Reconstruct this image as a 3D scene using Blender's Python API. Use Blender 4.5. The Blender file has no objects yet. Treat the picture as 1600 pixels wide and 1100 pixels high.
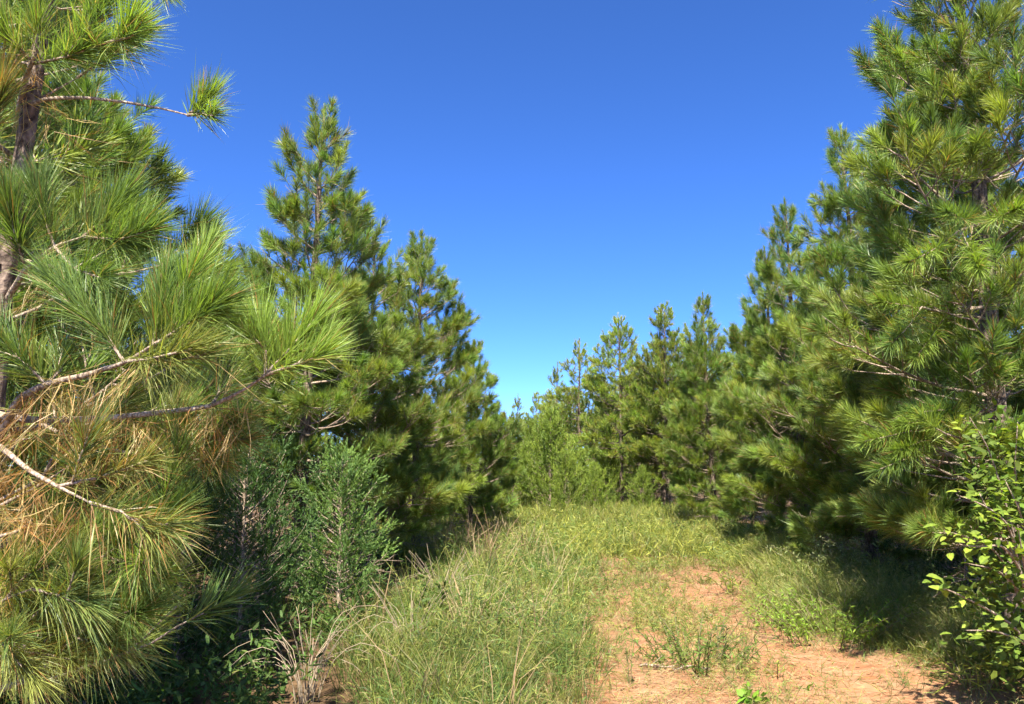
import bpy, math, random
import numpy as np
from mathutils import Matrix, Vector

# ------------------------------------------------------------------ camera, sky, sun, exposure
SC = bpy.context.scene
COL = SC.collection
PITCH = math.radians(8.0)
FPX = 1256.0                       # focal length in photo pixels (1600 wide)
CAMZ = 1.6
cam_d = bpy.data.cameras.new('camera')
cam_d.sensor_width = 36.0
cam_d.lens = 36.0 * FPX / 1600.0
cam_d.clip_start = 0.05
cam_d.clip_end = 2000.0
cam = bpy.data.objects.new('camera', cam_d)
COL.objects.link(cam)
cam.location = (0, 0, CAMZ)
cam.rotation_euler = (math.radians(90) + PITCH, 0, 0)
SC.camera = cam

SUN_AZ, SUN_EL = math.radians(191.0), math.radians(54.0)   # behind the camera, a little to the left
world = bpy.data.worlds.new('World')
SC.world = world
world.use_nodes = True
wn, wl = world.node_tree.nodes, world.node_tree.links
wn.clear()
wo = wn.new('ShaderNodeOutputWorld')
bg = wn.new('ShaderNodeBackground')
sky = wn.new('ShaderNodeTexSky')
sky.sky_type = 'NISHITA'
sky.sun_disc = False
sky.sun_elevation = SUN_EL
sky.sun_rotation = SUN_AZ
sky.altitude = 0
sky.air_density = 0.35
sky.dust_density = 0.5
sky.ozone_density = 7.0
bg.inputs['Strength'].default_value = 0.132
hsv = wn.new('ShaderNodeHueSaturation')
hsv.inputs['Hue'].default_value = .507
hsv.inputs['Saturation'].default_value = 1.15
hsv.inputs['Value'].default_value = 1.0
wl.new(sky.outputs[0], hsv.inputs['Color'])
wl.new(hsv.outputs[0], bg.inputs[0])
wl.new(bg.outputs[0], wo.inputs[0])

sun_d = bpy.data.lights.new('sun', 'SUN')
sun_d.energy = 5.0
sun_d.angle = math.radians(0.5)
sun_d.color = (1.0, 0.93, 0.80)
sun = bpy.data.objects.new('sun', sun_d)
COL.objects.link(sun)
to_sun = Vector((math.sin(SUN_AZ) * math.cos(SUN_EL), math.cos(SUN_AZ) * math.cos(SUN_EL), math.sin(SUN_EL)))
sun.rotation_euler = to_sun.to_track_quat('Z', 'Y').to_euler()
sun.location = (-4, -10, 14)

vs = SC.view_settings
vs.view_transform = 'Standard'
vs.look = 'None'
vs.gamma = 1.0
vs.exposure = 1.85
vs.use_curve_mapping = False
SC.cycles.max_bounces = 4
SC.cycles.diffuse_bounces = 2
SC.cycles.glossy_bounces = 2
SC.cycles.transmission_bounces = 3
SC.cycles.adaptive_threshold = .03
SC.cycles.debug_use_spatial_splits = True
SC.cycles.use_denoising = True

# ------------------------------------------------------------------ helpers
def rs(seed):
    return np.random.RandomState(seed)

def tag(o, label=None, cat=None, group=None, kind=None):
    if label: o['label'] = label
    if cat: o['category'] = cat
    if group: o['group'] = group
    if kind: o['kind'] = kind
    return o

def link(name, data, parent=None, M=None):
    o = bpy.data.objects.new(name, data)
    COL.objects.link(o)
    if parent is not None: o.parent = parent
    if M is not None: o.matrix_local = M
    return o

def unit(a):
    a = np.asarray(a, float)
    return a / np.maximum(np.linalg.norm(a, axis=-1, keepdims=True), 1e-9)

def at(px, py, d):
    """world point seen at photo pixel (px, py), d metres ahead of the camera"""
    u, v = (px - 800) / FPX, (550 - py) / FPX
    r = np.array([u, math.cos(PITCH) - v * math.sin(PITCH), math.sin(PITCH) + v * math.cos(PITCH)])
    return np.array([0, 0, CAMZ]) + r * (d / r[1])

# value noise
_NT = rs(5).rand(64, 64)
def vnoise(x, y):
    x = np.asarray(x, float); y = np.asarray(y, float)
    xi = np.floor(x).astype(int); yi = np.floor(y).astype(int)
    fx = x - xi; fy = y - yi
    fx = fx * fx * (3 - 2 * fx); fy = fy * fy * (3 - 2 * fy)
    a = _NT[xi % 64, yi % 64]; b = _NT[(xi + 1) % 64, yi % 64]
    c = _NT[xi % 64, (yi + 1) % 64]; d = _NT[(xi + 1) % 64, (yi + 1) % 64]
    return (a * (1 - fx) + b * fx) * (1 - fy) + (c * (1 - fx) + d * fx) * fy

def fbm(x, y):
    return (vnoise(x, y) + .5 * vnoise(2.1 * x + 7, 2.1 * y + 3) + .25 * vnoise(4.3 * x + 1, 4.3 * y + 9)) / 1.75

def edge_l(y): return np.interp(y, [4, 5.4, 7.3, 9.9, 13, 16], [.25, .40, .6, 1.0, 1.25, 1.4])
def edge_r(y): return np.interp(y, [4, 6.3, 7.3, 8.4, 9.5, 11.5, 15], [4.3, 3.9, 3.3, 2.7, 2.85, 3.4, 3.6])
def path_c(y): return (edge_l(y) + edge_r(y)) / 2

def path_mask(x, y):
    """1 on the bare track, 0 off it; it peters out into grass at about 15 m"""
    x = np.asarray(x, float); y = np.asarray(y, float)
    e = np.maximum(edge_l(y) - x, x - edge_r(y)) + (fbm(x * 1.4 + 20, y * 1.1) - .5) * 1.1
    m = np.clip(.5 - e / .9, 0, 1)
    f = np.clip((15.6 - y + (fbm(x * .9, y * .5 + 40) - .5) * 7) / 5, 0, 1)
    return m * f

def gh(x, y):
    x = np.asarray(x, float); y = np.asarray(y, float)
    near = np.clip(60 - y, 0, 60) / 60
    h = (fbm(x * .35 + 3, y * .35) - .5) * .22 + (fbm(x * 1.7, y * 1.7 + 11) - .5) * .05
    return h * near - .05 * np.exp(-((x - path_c(y)) / 1.6) ** 2) * (np.abs(y) < 40)

def ghf(x, y): return float(gh(x, y))

class MB:
    """collects triangles; everything is stored as numpy blocks"""
    def __init__(s): s.V, s.F, s.C, s.n = [], [], [], 0
    def add(s, v, f, c):
        v = np.asarray(v, np.float32); f = np.asarray(f, np.int32)
        c = np.asarray(c, np.float32)
        if c.ndim == 1: c = np.broadcast_to(c, (len(v), 3))
        s.V.append(v); s.F.append(f + s.n); s.C.append(c); s.n += len(v)
    def tube(s, pts, rad, sides=6, col=(.5, .5, .5), jit=0, rng=None):
        p = np.asarray(pts, float); k = len(p)
        rad = np.broadcast_to(np.asarray(rad, float), (k,))
        t = unit(np.gradient(p, axis=0))
        ref = np.array([0, 0, 1.]) if abs(t[0, 2]) < .9 else np.array([1., 0, 0])
        a = unit(np.cross(t, ref)); b = np.cross(t, a)
        an = np.arange(sides) * 2 * math.pi / sides
        r = rad[:, None] * np.ones((k, sides))
        if jit and rng is not None: r = r * (1 + rng.uniform(-jit, jit, (k, sides)))
        v = p[:, None] + r[..., None] * (np.cos(an)[None, :, None] * a[:, None] + np.sin(an)[None, :, None] * b[:, None])
        v = v.reshape(-1, 3)
        v = np.vstack([v, p[-1] + t[-1] * rad[-1]])
        f = []
        for i in range(k - 1):
            for j in range(sides):
                q = (j + 1) % sides
                A, B, C_, D = i * sides + j, i * sides + q, (i + 1) * sides + q, (i + 1) * sides + j
                f += [(A, C_, B), (A, D, C_)]
        for j in range(sides):
            f.append(((k - 1) * sides + j, k * sides, (k - 1) * sides + (j + 1) % sides))
        s.add(v, f, col)
    def ribbons(s, P, D, L, W, bend, C0, C1, rng, side=None, mid=.9):
        """thin tapering blades: base pair, middle pair, tip"""
        n = len(P)
        if n == 0: return
        D = unit(D)
        S = unit(np.cross(D, side if side is not None else rng.normal(size=(n, 3))))
        L = np.broadcast_to(L, (n,))[:, None]; W = np.broadcast_to(W, (n,))[:, None]
        m = P + D * L * .52 + bend * L * .28
        t = P + D * L + bend * L
        v = np.stack([P - S * W / 2 * .8, P + S * W / 2 * .8, m - S * W / 2 * mid, m + S * W / 2 * mid, t], 1).reshape(-1, 3)
        i = (np.arange(n) * 5)[:, None]
        f = np.stack([i + [0, 1, 3], i + [0, 3, 2], i + [2, 3, 4]], 1).reshape(-1, 3)
        C0 = np.broadcast_to(C0, (n, 3)); C1 = np.broadcast_to(C1, (n, 3))
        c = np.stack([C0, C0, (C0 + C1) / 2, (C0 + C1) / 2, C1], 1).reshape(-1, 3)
        s.add(v, f, c)
    def merge(s, o, M):
        """append another builder, moved by a 4x4 matrix"""
        M = np.array(M)
        for v, f, c in o.blocks():
            s.add(v @ M[:3, :3].T + M[:3, 3], f, c)
    def blocks(s):
        if not s.V: return []
        return [(np.vstack(s.V), np.vstack(s.F), np.vstack(s.C))]
    def mesh(s, name, mat, smooth=False):
        me = bpy.data.meshes.new(name)
        if s.V:
            v, f, c = s.blocks()[0]
            me.vertices.add(len(v)); me.vertices.foreach_set('co', np.ascontiguousarray(v, np.float32).ravel())
            me.loops.add(f.size); me.loops.foreach_set('vertex_index', np.ascontiguousarray(f, np.int32).ravel())
            me.polygons.add(len(f)); me.polygons.foreach_set('loop_start', np.arange(0, f.size, 3, dtype=np.int32))
            me.polygons.foreach_set('use_smooth', np.full(len(f), smooth, dtype=bool))
            at_ = me.color_attributes.new('Col', 'FLOAT_COLOR', 'POINT')
            at_.data.foreach_set('color', np.hstack([np.clip(c, 0, 1), np.ones((len(c), 1))]).astype(np.float32).ravel())
            me.update(calc_edges=True)
        me.materials.append(mat)
        return me

def vary(c, rng, n, amt=.25, hue=.06):
    """n copies of a colour, varied in brightness and a little in hue"""
    c = np.asarray(c, float)
    b = 1 + rng.uniform(-amt, amt, (n, 1))
    return np.clip(c * b * (1 + rng.uniform(-hue, hue, (n, 3))), 0, 1)

# ------------------------------------------------------------------ materials
def new_mat(name):
    m = bpy.data.materials.new(name); m.use_nodes = True
    nt = m.node_tree; nt.nodes.clear()
    out = nt.nodes.new('ShaderNodeOutputMaterial')
    return m, nt.nodes, nt.links, out

def leaf_mat(name, trans=.35, rough=.45, spec=.35, tint=(1.15, 1.2, .5), objvar=.16, mottle=False):
    m, N, L, out = new_mat(name)
    ca = N.new('ShaderNodeVertexColor'); ca.layer_name = 'Col'
    oi = N.new('ShaderNodeObjectInfo')
    mr = N.new('ShaderNodeMapRange'); mr.inputs['To Min'].default_value = 1 - objvar; mr.inputs['To Max'].default_value = 1 + objvar
    L.new(oi.outputs['Random'], mr.inputs['Value'])
    hs = N.new('ShaderNodeHueSaturation')
    src = ca.outputs['Color']
    if mottle:
        tc = N.new('ShaderNodeTexCoord'); no = N.new('ShaderNodeTexNoise'); no.inputs['Scale'].default_value = 45; no.inputs['Detail'].default_value = 4
        L.new(tc.outputs['Object'], no.inputs['Vector'])
        rp = N.new('ShaderNodeValToRGB'); rp.color_ramp.elements[0].position = .35; rp.color_ramp.elements[1].position = .68
        rp.color_ramp.elements[0].color = (1.1, 1.05, .9, 1); rp.color_ramp.elements[1].color = (.75, .68, .6, 1)
        L.new(no.outputs[0], rp.inputs[0])
        mm = N.new('ShaderNodeMix'); mm.data_type = 'RGBA'; mm.blend_type = 'MULTIPLY'; mm.inputs[0].default_value = 1
        L.new(src, mm.inputs[6]); L.new(rp.outputs[0], mm.inputs[7]); src = mm.outputs[2]
    L.new(src, hs.inputs['Color']); L.new(mr.outputs[0], hs.inputs['Value'])
    p = N.new('ShaderNodeBsdfPrincipled')
    p.inputs['Roughness'].default_value = rough
    p.inputs['Specular IOR Level'].default_value = spec
    L.new(hs.outputs[0], p.inputs['Base Color'])
    t = N.new('ShaderNodeBsdfTranslucent')
    mx = N.new('ShaderNodeMix'); mx.data_type = 'RGBA'; mx.blend_type = 'MULTIPLY'; mx.inputs[0].default_value = 1
    L.new(hs.outputs[0], mx.inputs[6]); mx.inputs[7].default_value = (*tint, 1)
    L.new(mx.outputs[2], t.inputs['Color'])
    ms = N.new('ShaderNodeMixShader'); ms.inputs[0].default_value = trans
    L.new(p.outputs[0], ms.inputs[1]); L.new(t.outputs[0], ms.inputs[2]); L.new(ms.outputs[0], out.inputs[0])
    return m

def bark_mat(name, dark, light, scale, bump=.6):
    m, N, L, out = new_mat(name)
    tc = N.new('ShaderNodeTexCoord')
    mp = N.new('ShaderNodeMapping'); mp.inputs['Scale'].default_value = (scale, scale, scale * .28)
    L.new(tc.outputs['Object'], mp.inputs[0])
    vo = N.new('ShaderNodeTexVoronoi'); vo.feature = 'DISTANCE_TO_EDGE'; vo.inputs['Scale'].default_value = 1
    L.new(mp.outputs[0], vo.inputs['Vector'])
    no = N.new('ShaderNodeTexNoise'); no.inputs['Scale'].default_value = scale * 1.6; no.inputs['Detail'].default_value = 5
    L.new(tc.outputs['Object'], no.inputs['Vector'])
    ad = N.new('ShaderNodeMath'); ad.operation = 'MULTIPLY_ADD'
    L.new(vo.outputs['Distance'], ad.inputs[0]); ad.inputs[1].default_value = 1.2
    L.new(no.outputs[0], ad.inputs[2])
    cr = N.new('ShaderNodeValToRGB')
    cr.color_ramp.elements[0].position = .42; cr.color_ramp.elements[0].color = (*dark, 1)
    cr.color_ramp.elements[1].position = .95; cr.color_ramp.elements[1].color = (*light, 1)
    L.new(ad.outputs[0], cr.inputs[0])
    p = N.new('ShaderNodeBsdfPrincipled'); p.inputs['Roughness'].default_value = .9; p.inputs['Specular IOR Level'].default_value = .15
    bu = N.new('ShaderNodeBump'); bu.inputs['Strength'].default_value = bump; bu.inputs['Distance'].default_value = .02
    L.new(ad.outputs[0], bu.inputs['Height'])
    L.new(cr.outputs[0], p.inputs['Base Color']); L.new(bu.outputs[0], p.inputs['Normal'])
    L.new(p.outputs[0], out.inputs[0])
    return m

M_NEEDLE = leaf_mat('pine_needles', .42, .42, .4)
M_CEDAR = leaf_mat('cedar_sprays', .33, .55, .25)
M_GRASS = leaf_mat('grass_blades', .42, .5, .3, objvar=0)
M_LEAF = leaf_mat('broad_leaves', .42, .6, .2, objvar=.3, mottle=True)
M_STRAW = leaf_mat('dry_straw', .2, .7, .2, (1, .9, .7), 0)
M_BARK = bark_mat('pine_bark', (.045, .032, .025), (.24, .18, .14), 26)
M_TWIG = bark_mat('twig_bark', (.13, .09, .06), (.42, .34, .26), 60, .3)
M_STEM = leaf_mat('weed_stems', .1, .6, .2)

def ground_mat():
    m, N, L, out = new_mat('clay_ground')
    ca = N.new('ShaderNodeVertexColor'); ca.layer_name = 'Col'     # red channel: bare track
    sp = N.new('ShaderNodeSeparateColor'); L.new(ca.outputs[0], sp.inputs[0])
    tc = N.new('ShaderNodeTexCoord')
    def noise(s, d=6, r=.6):
        n = N.new('ShaderNodeTexNoise'); n.inputs['Scale'].default_value = s; n.inputs['Detail'].default_value = d
        n.inputs['Roughness'].default_value = r; L.new(tc.outputs['Object'], n.inputs['Vector']); return n
    def ramp(src, a, b, ca_, cb_):
        r = N.new('ShaderNodeValToRGB'); e = r.color_ramp.elements
        e[0].position, e[1].position = a, b; e[0].color = (*ca_, 1); e[1].color = (*cb_, 1)
        L.new(src, r.inputs[0]); return r
    def mix(f, a, b):
        x = N.new('ShaderNodeMix'); x.data_type = 'RGBA'
        L.new(f, x.inputs[0]); L.new(a, x.inputs[6]); L.new(b, x.inputs[7]); return x
    clay = ramp(noise(2.3).outputs[0], .35, .66, (.28, .118, .055), (.36, .215, .12))
    clay2 = ramp(noise(11, 8, .7).outputs[0], .3, .7, (.225, .09, .042), (.36, .23, .135))
    f1 = ramp(noise(5).outputs[0], .42, .62, (0, 0, 0), (1, 1, 1))
    c = mix(f1.outputs[0], clay.outputs[0], clay2.outputs[0])
    speck = ramp(noise(70, 3, .7).outputs[0], .62, .7, (0, 0, 0), (1, 1, 1))
    dk = N.new('ShaderNodeRGB'); dk.outputs[0].default_value = (.13, .075, .04, 1)
    c = mix(speck.outputs[0], c.outputs[2], dk.outputs[0])
    duff = ramp(noise(8, 8, .7).outputs[0], .3, .7, (.045, .03, .018), (.17, .105, .055))
    c = mix(sp.outputs[0], duff.outputs[0], c.outputs[2])
    p = N.new('ShaderNodeBsdfPrincipled'); p.inputs['Roughness'].default_value = .95; p.inputs['Specular IOR Level'].default_value = .1
    bu = N.new('ShaderNodeBump'); bu.inputs['Strength'].default_value = .7; bu.inputs['Distance'].default_value = .03
    L.new(noise(22, 8, .75).outputs[0], bu.inputs['Height']); L.new(bu.outputs[0], p.inputs['Normal'])
    L.new(c.outputs[2], p.inputs['Base Color']); L.new(p.outputs[0], out.inputs[0])
    return m

# ------------------------------------------------------------------ ground
def build_ground():
    xs = np.unique(np.concatenate([np.linspace(-700, -30, 12), np.linspace(-30, -8, 40), np.linspace(-8, 10, 150), np.linspace(10, 32, 40), np.linspace(32, 700, 12)]))
    ys = np.unique(np.concatenate([np.linspace(-60, 2, 24), np.linspace(2, 22, 170), np.linspace(22, 60, 70), np.linspace(60, 1200, 20)]))
    X, Y = np.meshgrid(xs, ys)
    v = np.stack([X, Y, gh(X, Y)], -1).reshape(-1, 3)
    nx, ny = len(xs), len(ys)
    i = (np.arange(ny - 1)[:, None] * nx + np.arange(nx - 1)[None]).ravel()
    f = np.vstack([np.stack([i, i + 1, i + nx + 1], 1), np.stack([i, i + nx + 1, i + nx], 1)])
    m = path_mask(X, Y).ravel()
    # soil also shows, thinner, in the verges
    op = np.clip(1 - np.abs(X.ravel() - 1.9) / 3.2, 0, 1) * .45 * (Y.ravel() < 45)
    m = np.clip(np.maximum(m, op), 0, 1)
    mb = MB(); mb.add(v, f, np.stack([m, m, m], 1))
    return tag(link('ground', mb.mesh('ground', ground_mat(), True)), kind='structure',
               label='red clay ground with a bare sandy track', cat='ground')
build_ground()

# ------------------------------------------------------------------ pines
GREEN = np.array([.205, .295, .056]); DEEP = np.array([.085, .155, .048]); OLIVE = np.array([.235, .262, .066])
BROWN = np.array([.32, .17, .06]); STRAWC = np.array([.40, .29, .12])
LODS = {0: dict(n=260, w=.0023, ln=.175), 1: dict(n=170, w=.0054, ln=.19), 2: dict(n=64, w=.0105, ln=.19)}

def shoot(mb, pts, rng, lod=1, dens=1., s0=0., green=GREEN, brown=.04, spread=1., nl=None, droop=.05):
    """a bottlebrush of needles along a shoot"""
    q = LODS[lod]
    p = np.asarray(pts, float); k = len(p)
    n = max(8, int(q['n'] * dens))
    s = s0 + (1 - s0) * rng.beta(1.5, 1.0, n)
    fi = s * (k - 1); i = np.minimum(fi.astype(int), k - 2); fr = (fi - i)[:, None]
    P = p[i] * (1 - fr) + p[i + 1] * fr
    T = unit(p[i + 1] - p[i])
    a = rng.normal(size=(n, 3)); a -= T * np.sum(a * T, 1, keepdims=True); a = unit(a)
    u = (s - s0) / (1 - s0 + 1e-6)
    th = np.radians((68 - 44 * u) * spread + rng.normal(0, 9, n))[:, None]
    D = np.cos(th) * T + np.sin(th) * a
    D[:, 2] += .24 if lod == 0 else .18
    ln = (nl or q['ln']) * (1.0 - .3 * np.clip(u - .75, 0, 1) * 2) * rng.uniform(.72, 1.12, n)
    if lod == 0:                    # fascicles of two or three needles
        P = np.repeat(P, 2, 0); D = unit(np.repeat(D, 2, 0)) + rng.normal(0, .055, (2 * n, 3)); ln = np.repeat(ln, 2) * rng.uniform(.9, 1.05, 2 * n)
        u = np.repeat(u, 2); n *= 2
    bend = rng.normal(0, .035, (n, 3)) + (rng.rand(n, 1) < .12) * rng.normal(0, .22, (n, 3)); bend[:, 2] -= rng.uniform(.3, 1.6, n) * droop * (1.2 - unit(D)[:, 2])
    tone = rng.uniform(0, 1, (n, 1))
    if lod == 2: green = green * [1.32, 1.18, 1.0]  # far crowns lightened and yellowed: sunlight put into the needle colour
    c = (green * tone + DEEP * (1 - tone)) if rng.rand() < .5 else green * (0.8 + .4 * tone)
    c = np.where((u[:, None] < .3) & (rng.rand(n, 1) < .35), OLIVE, c)
    c = np.where(rng.rand(n, 1) < brown, np.where(rng.rand(n, 1) < .5, BROWN, STRAWC), c)
    c = c * (1 + rng.uniform(-.28, .28, (n, 1)))
    w = q['w'] * rng.uniform(.75, 1.25, n)
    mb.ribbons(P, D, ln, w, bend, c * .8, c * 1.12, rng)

def deadneedles(mb, pts, rng, n, lod=0, ln=.17):
    """brown old needles hanging in tangled bunches from a twig"""
    p = np.asarray(pts, float); k = len(p)
    nc = max(3, n // 11)
    g = rng.randint(0, nc, n)
    fi = rng.uniform(0, k - 1.001, nc); i = fi.astype(int); fr = (fi - i)[:, None]
    P = (p[i] * (1 - fr) + p[i + 1] * fr)[g] + rng.normal(0, .012, (n, 3))
    d = rng.normal(0, .5, (nc, 3)); d[:, 2] -= .8
    drop = (rng.rand(nc, 1) ** 2 * .14 * np.array([[0, 0, -1.]]))[g]
    D = d[g] + rng.normal(0, .28, (n, 3))
    cc = np.where(rng.rand(nc, 1) < .45, BROWN, STRAWC)[g]
    c = np.where(rng.rand(n, 1) < .12, OLIVE, cc) * rng.uniform(.65, 1.25, (n, 1))
    mb.ribbons(P + drop, D, ln * rng.uniform(.5, 1.15, n), LODS[lod]['w'] * 1.0, rng.normal(0, .2, (n, 3)), c, c, rng)

def curve_pts(p0, d0, d1, L, k, rng, wig=.03):
    """polyline from p0, turning from direction d0 to d1"""
    t = np.linspace(0, 1, k)[:, None]
    d = unit(unit(d0) * (1 - t) + unit(d1) * t + rng.normal(0, wig, (k, 3)))
    return np.vstack([p0, p0 + np.cumsum(d[:-1] * (L / (k - 1)), 0)])

def gen_branch(L, rng, lod, steep=.0, rw=None, dens=1., brown=.045):
    """wood and needles of one first-order branch, along +X"""
    W, Nn = MB(), MB()
    k = max(5, int(L / .14) + 2)
    e0 = .12 + steep + rng.uniform(-.12, .12); e1 = .75 + steep + rng.uniform(-.15, .25)
    axis = curve_pts(np.zeros(3), (math.cos(e0), rng.uniform(-.1, .1), math.sin(e0)), (math.cos(e1), rng.uniform(-.25, .25), math.sin(e1)), L, k, rng, .05)
    r0 = rw or (.006 + .0085 * L)
    sides = 6 if lod < 2 else 4
    W.tube(axis, np.linspace(r0, .0032, k), sides)
    def place(pts, s0=.0, d=1.):
        if rng.rand() < .06: return
        shoot(Nn, pts, rng, lod, dens * d * rng.uniform(.7, 1.25), s0, nl=LODS[lod]['ln'] * rng.uniform(.72, 1.12), spread=rng.uniform(.72, 1.05), droop=rng.uniform(.02, .16), brown=brown * rng.choice([.2, .6, 1, 2.5]), green=GREEN * rng.uniform(.8, 1.15) * np.array([rng.uniform(.85, 1.25), 1, rng.uniform(.8, 1.2)]))
    tip = axis[-max(3, int(k * (.38 if L > .7 else .7))):]
    place(tip, 0, 1.15)
    n2 = int(max(0, L - .25) / .135)
    side = 1
    for i in range(n2):
        t = .28 + .66 * (i + rng.uniform(-.3, .3)) / max(1, n2)
        t = min(max(t, .22), .95)
        fi = t * (k - 1); j = min(int(fi), k - 2); fr = fi - j
        P = axis[j] * (1 - fr) + axis[j + 1] * fr
        T = unit(axis[j + 1] - axis[j])
        side = -side
        lat = unit(np.cross([0, 0, 1.], T)) * side
        an = rng.uniform(.6, 1.05)
        d0 = math.cos(an) * T + math.sin(an) * (lat * .95 + np.array([0, 0, rng.uniform(-.25, .45)]))
        d1 = unit(d0) + np.array([0, 0, rng.uniform(.4, 1.0)]) + T * .3
        l2 = min((1 - t) * L * .75 + .2, .85) * rng.uniform(.7, 1.15)
        k2 = max(4, int(l2 / .09))
        q = curve_pts(P, d0, d1, l2, k2, rng, .06)
        W.tube(q, np.linspace(max(.004, r0 * .45), .0026, k2), 5 if lod < 2 else 3)
        nt = max(3, int(k2 * min(1, .36 / l2)))
        place(q[-nt:])
        if l2 > .38:
            for sd in ((1, -1) if l2 > .5 else (rng.choice([-1, 1]),)):
                j2 = int(k2 * rng.uniform(.35, .6)); T2 = unit(q[j2 + 1] - q[j2])
                d3 = T2 + unit(np.cross(T2, [0, 0, 1.])) * sd * .9 + np.array([0, 0, .3])
                q3 = curve_pts(q[j2], d3, d3 + np.array([0, 0, .6]), rng.uniform(.2, .36), 4, rng, .06)
                W.tube(q3, np.linspace(.004, .0025, 4), 4 if lod < 2 else 3)
                place(q3, .1, .85)
    return W, Nn

def gen_dead(L, rng, lod=1):
    W = MB()
    k = 7
    ax = curve_pts(np.zeros(3), (1, rng.uniform(-.2, .2), rng.uniform(-.1, .25)), (1, rng.uniform(-.5, .5), rng.uniform(-.4, .3)), L, k, rng, .12)
    W.tube(ax, np.linspace(.011, .003, k), 5)
    for i in range(int(3 + L * 5)):
        j = rng.randint(2, k - 1); d = unit(ax[j + 1 if j + 1 < k else j] - ax[j - 1]) + rng.normal(0, .7, 3)
        q = curve_pts(ax[j], d, d + rng.normal(0, .4, 3), L * rng.uniform(.15, .45), 4, rng, .15)
        W.tube(q, np.linspace(.005, .002, 4), 4)
    return W

LENS = [.35, .6, .85, 1.15, 1.5, 1.9]
LIB = {}
def library(lod):
    if lod in LIB: return LIB[lod]
    out = []
    for i, L in enumerate(LENS):
        row = []
        for v in range(4 if lod == 1 else 3):
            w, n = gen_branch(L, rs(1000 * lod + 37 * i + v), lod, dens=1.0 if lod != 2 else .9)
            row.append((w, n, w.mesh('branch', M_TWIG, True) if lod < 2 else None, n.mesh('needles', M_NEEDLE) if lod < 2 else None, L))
        out.append(row)
    LIB[lod] = out
    return out
DEADLIB = []
def deadlib():
    if not DEADLIB:
        for v in range(5):
            w = gen_dead(.5 + .2 * v, rs(900 + v)); DEADLIB.append((w, w.mesh('dead_branch', M_TWIG, True)))
    return DEADLIB

def crown_radius(t, R):
    """t: 0 at the foot of the crown, 1 at the tip"""
    return R * min(1.0, .62 + 1.6 * t) * max(0.0, 1 - t) ** .85 + .07

def trunk_pts(H, rng, lean=(0, 0)):
    k = 14
    z = np.linspace(0, H, k)
    wob = np.cumsum(rng.normal(0, .012, (k, 2)), 0)
    wob -= wob[0]
    return np.stack([wob[:, 0] + lean[0] * z, wob[:, 1] + lean[1] * z, z], 1)

def plan_pine(H, R, seed, base=.9, dead=(.4, 1.3), spacing=.32, per=(5, 7), lean=(0, 0), fat=1.):
    """trunk line, live branches (matrix, length, pitch) and dead branches of one pine"""
    rng = rs(seed)
    tp = trunk_pts(H, rng, lean)
    r0 = (.012 * H + .008) * fat
    rad = np.interp(tp[:, 2], [0, .25, H * .6, H], [r0 * 1.25, r0, r0 * .55, .006])
    live, deadb = [], []
    z = base + rng.uniform(0, .2)
    while z < H - .25:
        t = (z - base) / (H - base)
        az0 = rng.uniform(0, 6.28)
        nb = rng.randint(per[0], per[1] + 1)
        if t > .7: nb = max(3, nb - 2)
        for b in range(nb):
            az = az0 + b * 6.283 / nb + rng.uniform(-.35, .35)
            L = max(.3, crown_radius(t, R) * rng.choice([.6, .75, .9, 1.0, 1.15, 1.3]))
            zz = z + rng.uniform(-.09, .09)
            x = np.interp(zz, tp[:, 2], tp[:, 0]); y = np.interp(zz, tp[:, 2], tp[:, 1])
            tilt = np.interp(t, [0, .25, .6, .85, 1], [-.24, .0, .25, .6, .85]) + rng.uniform(-.14, .14)
            live.append((Matrix.Translation((x, y, zz)) @ Matrix.Rotation(az, 4, 'Z') @ Matrix.Rotation(-tilt, 4, 'Y') @ Matrix.Rotation(rng.uniform(-.35, .35), 4, 'X'), L, t))
        z += spacing * rng.uniform(.8, 1.2) * (1 - .3 * t)
    for b in range(9):
        zz = rng.uniform(dead[0], dead[1]); az = rng.uniform(0, 6.28)
        x = np.interp(zz, tp[:, 2], tp[:, 0]); y = np.interp(zz, tp[:, 2], tp[:, 1])
        deadb.append(Matrix.Translation((x, y, zz)) @ Matrix.Rotation(az, 4, 'Z') @ Matrix.Rotation(rng.uniform(-.1, .25), 4, 'Y'))
    return tp, rad, live, deadb, rng

def leader(mb, W, tp, rng, lod):
    """needles on the leading shoot and the upright candles round it"""
    top = tp[-1]; H = top[2]
    seg = np.array([np.array([np.interp(z, tp[:, 2], tp[:, 0]), np.interp(z, tp[:, 2], tp[:, 1]), z]) for z in np.linspace(H - .85, H, 7)])
    shoot(mb, seg, rng, lod, 1.7, 0, spread=.62, nl=.14)
    for i in range(6):
        a = rng.uniform(0, 6.28); z = H - rng.uniform(.35, .85)
        p = np.array([np.interp(z, tp[:, 2], tp[:, 0]), np.interp(z, tp[:, 2], tp[:, 1]), z])
        q = curve_pts(p, (math.cos(a), math.sin(a), .9), (math.cos(a) * .25, math.sin(a) * .25, 1), rng.uniform(.26, .42), 5, rng, .04)
        W.tube(q, np.linspace(.005, .003, 5), 4)
        shoot(mb, q, rng, lod, 1.0, .05, spread=.7, nl=.15)

def pick(lib, L, rng):
    i = int(np.argmin([abs(l - L) for l in LENS]))
    e = lib[i][rng.randint(len(lib[i]))]
    return e, min(1.18, max(.82, L / e[4]))

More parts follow.
